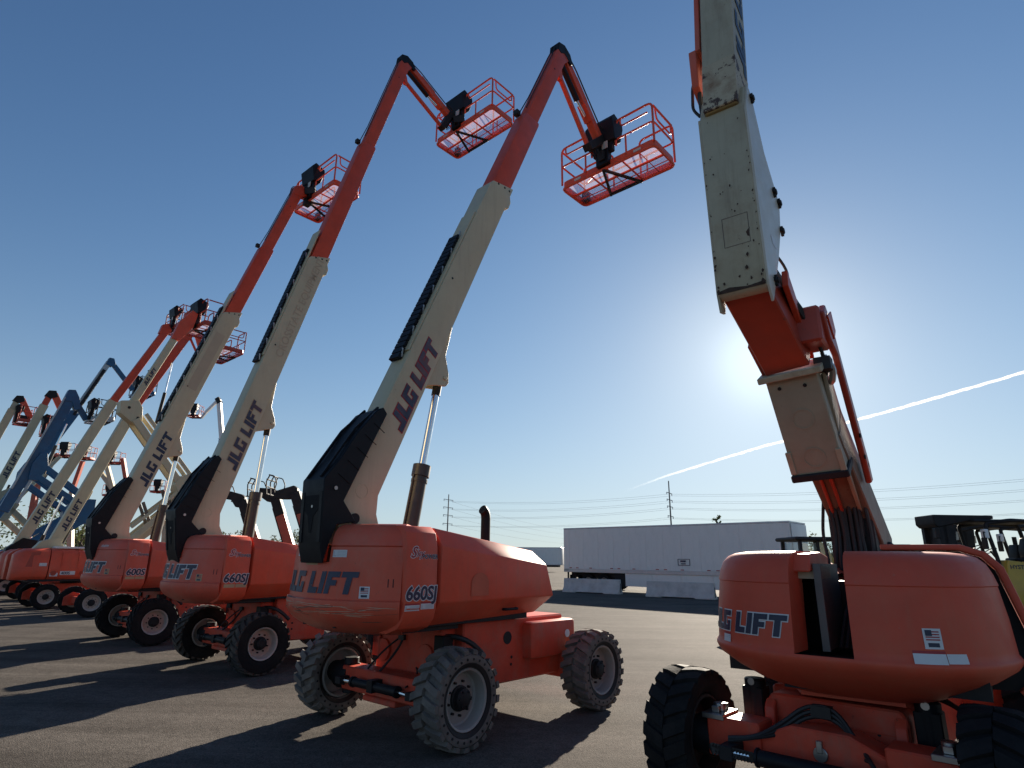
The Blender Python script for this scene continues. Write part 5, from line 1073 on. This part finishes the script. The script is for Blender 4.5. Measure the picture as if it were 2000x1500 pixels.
def barrier(label, loc, rz):
    r = thing('concrete_barrier', label, 'barrier', (*loc, 0), rz, 'concrete barriers in front of the trailer')
    pf = [(-.30, 0), (.30, 0), (.30, .08), (.13, .34), (.08, .82), (-.08, .82), (-.13, .34), (-.30, .08)]
    xs = [0, .9, 1.0, 2.75, 2.85, 3.8]; L2 = []
    for i, x in enumerate(xs): L2.append([(x, a, b+(.05 if (b < .01 and x in (1.0, 2.75)) else 0)) for a, b in pf])
    MB().loft(L2).build('barrier_body', M['concrete'], r, .012); MB().cyl((3.8, 0, .1), (3.8, 0, .6), .03, 8).cyl((0, 0, .1), (0, 0, .6), .03, 8).split('link_bar', M['dark'], r); return r
barrier('left concrete barrier standing before the trailer wheels', (3.44, 39.48), -.617)
barrier('right concrete barrier standing before the white trailer skirt', (7.71, 35.38), -.648)

# ------------------------------------------------------------------ poles and cables
P1, P2 = Vector((-18.9, 185, 0)), Vector((40.6, 155, 0)); P3 = P2+Vector((59.5, -30, 0))*1.5; P4 = Vector((60, 400, 0)); P0 = P1-Vector((59.5, -30, 0))*1.3
def pole(label, P, arms, top, alen=2.4):
    r = thing('utility_pole', label, 'utility pole', P, math.atan2(-.504, .86), 'power line poles beyond the trailers')
    MB().cyl((0, 0, 0), (0, 0, top), .26, 12, .14).build('pole_shaft', M['pole'], r)
    for z in arms:
        a = MB().box((-.06, -alen, z-.07), (.06, alen, z+.07)).build('crossarm', M['pole'], r)
        for y in (-alen+.1, alen-.1): MB().cyl((0, y, z-.55), (0, y, z-.05), .09, 8).build('insulator', M['white_grey'], a)
A1, A2 = (19.3, 17.0, 14.7, 12.2), (18.8, 17.1, 15.4, 13.0); A3 = (21.6, 19.4, 17.2, 14.6)
pole('power pole on the left, rising behind the hood of the nearest complete lift', P1, A1, 20.9); pole('power pole rising behind the near white trailer', P2, A2, 21.9)
pole('power pole further right along the line', P3, A3, 24) if False else None
side = Vector((.45, .893, 0)).normalized()*2.3
def cable(a, b, sag, n=14):
    return [a.lerp(b, i/n)-Vector((0, 0, sag*4*(i/n)*(1-i/n))) for i in range(n+1)]
for i in range(4):
    for s in (-1, 1):
        o = side*s; pts = cable(P1+o+V(0, 0, A1[i]-.5), P2+o+V(0, 0, A2[i]-.5), 1.2)+cable(P2+o+V(0, 0, A2[i]-.5), P3+o+V(0, 0, A3[i]-.5), 2.0)[1:]
        tag(MB().tube(pts, .018, 4).build('power_cable', M['wire']), 'thin sagging cable strung from pole to pole across the pale sky', 'cable', 'cables of the power line')
for i in range(4):
    pts = cable(P1+V(.6, .5, A1[i]-.4), P4+V(i*3-4, 0, 20-2.4*i), 2.5)
    tag(MB().tube(pts, .022, 4).build('power_cable', M['wire']), 'thin cable fanning out from the left pole down behind the near trailer', 'cable', 'cables fanning out from the left pole')

# ------------------------------------------------------------------ trees
def tree(label, loc, h, w, z0, n=900, leaf='leaf', seed=1, wispy=0.5):
    rnd = random.Random(seed); r = thing('tree', label, 'tree', (*loc, 0), 0, 'trees at the back of the yard')
    tb = MB(); tb.tube([(0, 0, 0), (.05, 0, h*.3), (-.05, .05, h*.62)], .1, 8, radii=[.16, .12, .05])
    cl = []
    for i in range(13):
        a = rnd.uniform(0, 6.28); rad = w*.5*math.sqrt(rnd.random()); z = z0+(h-z0)*rnd.random()**.8*(1-.35*rad/(w*.5)); c = Vector((rad*math.cos(a), rad*math.sin(a)*.8, z)); cl.append((c, w*rnd.uniform(.13, .24)))
        tb.tube([(0, 0, h*rnd.uniform(.25, .5)), c*.5+Vector((0, 0, h*.22)), c], .03, 5, radii=[.06, .04, .015])
    tb.build('trunk', M['bark'], r)
    b = MB()
    for i in range(n):
        c, R = rnd.choice(cl); d = Vector((rnd.gauss(0, 1), rnd.gauss(0, 1), rnd.gauss(0, 1))).normalized()*R*rnd.random()**.35; p = c+d
        if rnd.random() < .12: p = c+d*rnd.uniform(1.1, 1.8)
        u = Vector((rnd.gauss(0, 1), rnd.gauss(0, 1), rnd.gauss(0, .7))).normalized(); v = u.orthogonal().normalized(); s = rnd.uniform(.09, .22)
        b.add([p-u*s, p+v*s*wispy, p+u*s, p-v*s*wispy], [(0, 1, 2, 3)])
    me = bpy.data.meshes.new('crown'); me.from_pydata([tuple(p) for p in b.v], [], b.f); me.materials.append(M[leaf]); link('crown', me, r)
for i, (x, y, h, w, z0, n, l, lb) in enumerate([
    (-51.0, 61, 7.4, 6.5, .8, 1500, 'leaf', 'bushy tree behind the lettered cream boom, far left'), (-47.2, 63, 7.6, 6.5, .8, 1500, 'leaf', 'bushy tree behind the blue zigzag arms'),
    (-42.9, 62, 7.6, 6.0, .8, 1600, 'leaf', 'bushy green tree behind the blue knuckle, left of the black boom cover'), (-44.5, 66, 6.4, 6, .8, 1000, 'leaf_grey', 'grey-green tree low behind the blue arms'),
    (-33.0, 72, 5.1, 4.0, 1.2, 900, 'leaf_grey', 'wispy treetop between bronze cylinder and cream boom'), (-24.2, 72, 4.9, 4.6, 1.2, 1000, 'leaf_grey', 'wispy treetop showing over the engine hood beside the black cover'),
    (-29.0, 76, 4.2, 3.6, 1.0, 500, 'leaf_grey', 'low treetop under the middle telehandler boom'), (34.2, 70, 5.0, 2.4, 1.5, 500, 'leaf_grey', 'small treetop above the dark loader roof'), (36.6, 71, 5.2, 2.6, 1.5, 600, 'leaf_grey', 'second small treetop above the loader roof, nearer the boom'),
    ]): tree(lb, (x, y), h, w, z0, n, l, 20+i)
rnd = random.Random(4); r = thing('tree', 'tiny bare crooked treetop poking above the trailer roof', 'tree', (23.7, 70, 0), 0, 'trees at the back of the yard')
MB().tube([(0, 0, 0), (.1, 0, 3.5), (0, 0, 6.1)], .1, 6, radii=[.15, .1, .06]).build('trunk', M['bark'], r)
b = MB()
for a, c in (((0, 0, 6.0), (-.25, 0, 6.55)), ((0, 0, 6.0), (.35, 0, 6.4)), ((-.25, 0, 6.55), (-.55, 0, 6.55)), ((-.25, 0, 6.5), (.15, 0, 6.75)), ((.05, 0, 6.65), (.25, 0, 7.05))): b.tube([a, c], .09, 6, radii=[.13, .10])
for i in range(90):
    p = Vector(rnd.choice([(-.3, 0, 6.6), (.1, 0, 6.75), (.2, 0, 6.95)]))+Vector((rnd.gauss(0, .13), rnd.gauss(0, .1), rnd.gauss(0, .1))); u = Vector((rnd.gauss(0, 1), rnd.gauss(0, 1), rnd.gauss(0, 1))).normalized()*.1; v = u.orthogonal().normalized()*.06; b.add([p-u, p+v, p+u, p-v], [(0, 1, 2, 3)])
b.build('crown', M['leaf'], r)

# ------------------------------------------------------------------ forklifts and loader at the right
def forklift(label, loc, rz):
    r = thing('forklift', label, 'forklift', (*loc, 0), rz, 'forklifts at the right edge')   # forward is local -x
    Y_, D_ = M['yellow'], M['dark']
    for x, rr in ((-1.15, .52), (.55, .50)):
        for y in (-.72, .72): o = wheel(r, x, y, rr, 'plain', rr, .36, rr*.55); o.rotation_euler = (0, 0, R_(-90 if y < 0 else 90))
    MB().prism([(-1.0, .35), (.1, .35), (.1, .75), (.35, 1.08), (.75, 1.12), (1.02, .9), (1.08, .45), (1.9, .45), (1.95, 1.2), (1.7, 1.52), (.4, 1.72), (-.05, 1.98), (-.42, 2.02), (-.52, 1.25), (-1.0, 1.0)], lambda a, b, d: (a, d, b), -.80, .80).build('body', Y_, r, .05, seg=2)
    MB().prism([(.1, 1.86), (.55, 1.70), (.6, 1.76), (.15, 1.94)], lambda a, b, d: (a, d, b), -.78, .78).build('hood_top', M['white_grey'], r, .02)
    for y in (-.30, .30):
        st = MB().box((.0, y-.26, 1.98), (.5, y+.26, 2.08)).prism([(.42, 2.05), (.56, 2.05), (.62, 2.62), (.50, 2.66), (.40, 2.3)], lambda a, b, d: (a, d, b), y-.24, y+.24).build('seat', M['black'], r, .05, seg=2) if y < 0 else None
    MB().prism([(.42, 2.05), (.56, 2.05), (.62, 2.45), (.50, 2.48)], lambda a, b, d: (a, d, b), .05, .45).build('seat', M['black'], r, .05, seg=2)
    g = MB()
    for y in (-.62, .62): g.tube(rpath([(-1.0, y, 1.0), (-.52, y, 1.9), (-.70, y, 3.02), (.0, y, 3.12), (1.0, y, 3.06), (1.28, y, 1.5)], .10, 3), .055, 8); 
    g.split('guard_post', D_, r)
    MB().box((-1.0, -.68, 3.06), (1.05, .68, 3.14)).build('guard_roof', D_, r, .03); MB().prism([(-2.0, 3.02), (-1.9, 2.92), (-1.05, 3.10), (-.35, 3.16), (-.35, 3.26), (-2.0, 3.28)], lambda a, b, d: (a, d, b), -.5, .5).build('mast_cover', D_, r, .02); MB().box((-2.06, -.62, 2.60), (-1.94, -.44, 2.90)).build('work_lamp', D_, r, .02); MB().prism([(-1.75, 2.0), (-1.5, 2.0), (-1.4, 3.0), (-1.75, 3.05)], lambda a, b, d: (a, d, b), -.45, .45).build('mast_hose_cover', D_, r)
    m = MB()
    for y in (-.38, .38): m.box((-1.88, y-.07, .15), (-1.66, y+.07, 3.12)); m.box((-1.72, y-.05, .2), (-1.55, y+.05, 2.95))
    for z in (.5, 1.6, 2.9): m.box((-1.8, -.4, z), (-1.7, .4, z+.14))
    m.split('mast_rail', D_, r); MB().cyl((-1.65, 0, .3), (-1.65, 0, 2.6), .05, 10).build('mast_cylinder', M['chrome'], r)
    for y in (-.4, .4): MB().box((-2.95, y-.06, .10), (-1.85, y+.06, .16)).build('fork', D_, r); MB().box((-1.92, y-.06, .10), (-1.85, y+.06, .7)).build('fork_shank', D_, r)
    MB().cyl((-.45, 0, 1.85), (-.75, 0, 2.35), .03, 8).build('steering_column', D_, r); MB().lathe([(.19, 0), (.21, .015), (.19, .03), (.17, .015)], (-.75, 0, 2.35), (.5, 0, -.86), 20, True).build('steering_wheel', D_, r)
    for y in (-.7, .7): MB().box((-.86, y-.10, 2.60), (-.74, y+.10, 2.86)).build('headlamp', M['clear_lens'], r, .02)
    MB().tube(rpath([(-.70, -.62, 2.75), (-.95, -.9, 2.78), (-.95, -.9, 2.5)], .05), .018, 6).build('mirror_arm', D_, r); MB().box((-1.0, -1.0, 2.3), (-.93, -.80, 2.62)).build('mirror', D_, r, .02)
    MB().lathe([(.0, 0), (.06, 0), (.06, .1), (.03, .14), (0, .14)], (.9, -.4, 3.14), (0, 0, 1), 12).build('beacon', M['lamp_amber'], r)
    MB().cyl((.75, .5, 1.5), (.75, .5, 2.7), .06, 10).build('exhaust_pipe', D_, r)
    mp = lambda u, v, o: Vector((u, -.801-o, v)); words(mp, 'HYSTER', .11, r, 'navy', -.38, 1.78, 0, .03, None, 'maker_lettering'); words(mp, '155', .07, r, 'navy', .2, 1.30, 0, .02, None, 'number_lettering'); return r
forklift('yellow forklift with black overhead guard, nearest at the right edge', (14.42, 18.2), -.10)
forklift('second forklift behind the yellow one, at the very edge of the picture', (16.9, 20.8), -.10)
def loader(label, loc, rz):
    r = thing('loader', label, 'loader', (*loc, 0), rz)
    for x in (-.7, .75):
        for y in (-.8, .8): wheel(r, x, y, .45, 'plain', .45, .32, .25).rotation_euler = (0, 0, R_(-90 if y < 0 else 90))
    MB().box((-1.2, -.55, .35), (1.3, .55, 1.15)).build('body', M['yellow'], r, .04); MB().prism([(.3, 1.15), (1.35, 1.15), (1.4, 1.5), (.4, 1.75)], lambda a, b, d: (a, d, b), -.5, .5).build('engine_cover', M['dark'], r, .03)
    c = MB()
    for x in (-.55, .28):
        for y in (-.45, .45): c.beam((x, y, 1.1), (x*.95, y, 2.36), .07, .07, (0, 1, 0))
    c.beam((-.1, -.45, 1.1), (-.12, -.45, 2.36), .05, .05, (0, 1, 0)); c.split('cab_post', M['dark'], r)
    MB().box((-.66, -.56, 2.36), (.42, .56, 2.45)).build('cab_roof', M['dark'], r, .03); MB().box((-.5, -.40, 1.2), (.24, .40, 2.34)).build('cab_glass', M['glass'], r)
    for y in (-.66, .66): MB().prism([(.42, 2.42), (.62, 2.30), (.95, 1.55), (.98, 1.15), (.80, 1.15), (.72, 1.5), (.46, 2.0), (.32, 2.36)], lambda a, b, d: (a, d, b), y-.07, y+.07).build('lift_arm', M['yellow'], r, .02)
    words(lambda u, v, o: Vector((.50+v*.9+u*.45, -.735-o, 2.25-u*.98+v*.4)), 'CAT', .13, r, 'decal_white', .1, -.06, 0, .03, None, 'maker_lettering')
    MB().box((.22, -.72, 2.55), (.40, -.66, 2.92)).build('mirror', M['dark'], r, .02); MB().tube([(.3, -.6, 2.4), (.3, -.66, 2.7)], .02, 6).build('mirror_arm', M['dark'], r)
    MB().prism([(-2.0, .1), (-1.3, .1), (-1.2, .6), (-1.5, .65), (-2.1, .25)], lambda a, b, d: (a, d, b), -.95, .95).build('bucket', M['dark'], r, .02)
    return r
loader('yellow loader with dark cab roof, glimpsed behind the gap of the closest lift', (7.15, 14.6), .0)

# ------------------------------------------------------------------ condensation trail
tp = [(975, 5600), (1043, 5074), (1124, 4363), (1230, 3780), (1300, 3390), (1354, 3118), (1413, 2922), (1452, 2715), (1490, 2532), (1532, 2360), (1568, 2213), (1611, 2006), (1646, 1833), (1672, 1640), (1700, 1430)]
tp = [Vector((x, y, 600)) for x, y in tp]; fin = []; rnd = random.Random(3)
for i in range(len(tp)-1):
    for k in range(10): fin.append(tp[i].lerp(tp[i+1], k/10)+Vector((rnd.gauss(0, .8), rnd.gauss(0, .8), rnd.gauss(0, .8))))
N = len(fin); rad = [.72*(13-6.5*i/N)*rnd.uniform(.8, 1.2) for i in range(N)]
b = MB().tube(fin, 8, 14, radii=rad); me = b.mesh('contrail', M['contrail'], ang=80); at = me.attributes.new('fade', 'FLOAT', 'POINT')
for v in me.vertices:
    t = min(1, max(0, (5500-v.co.y)/2300)); at.data[v.index].value = t*t*(3-2*t)
tag(link('contrail', me), 'thin white vapour trail slanting across the sky past the sun', 'contrail')
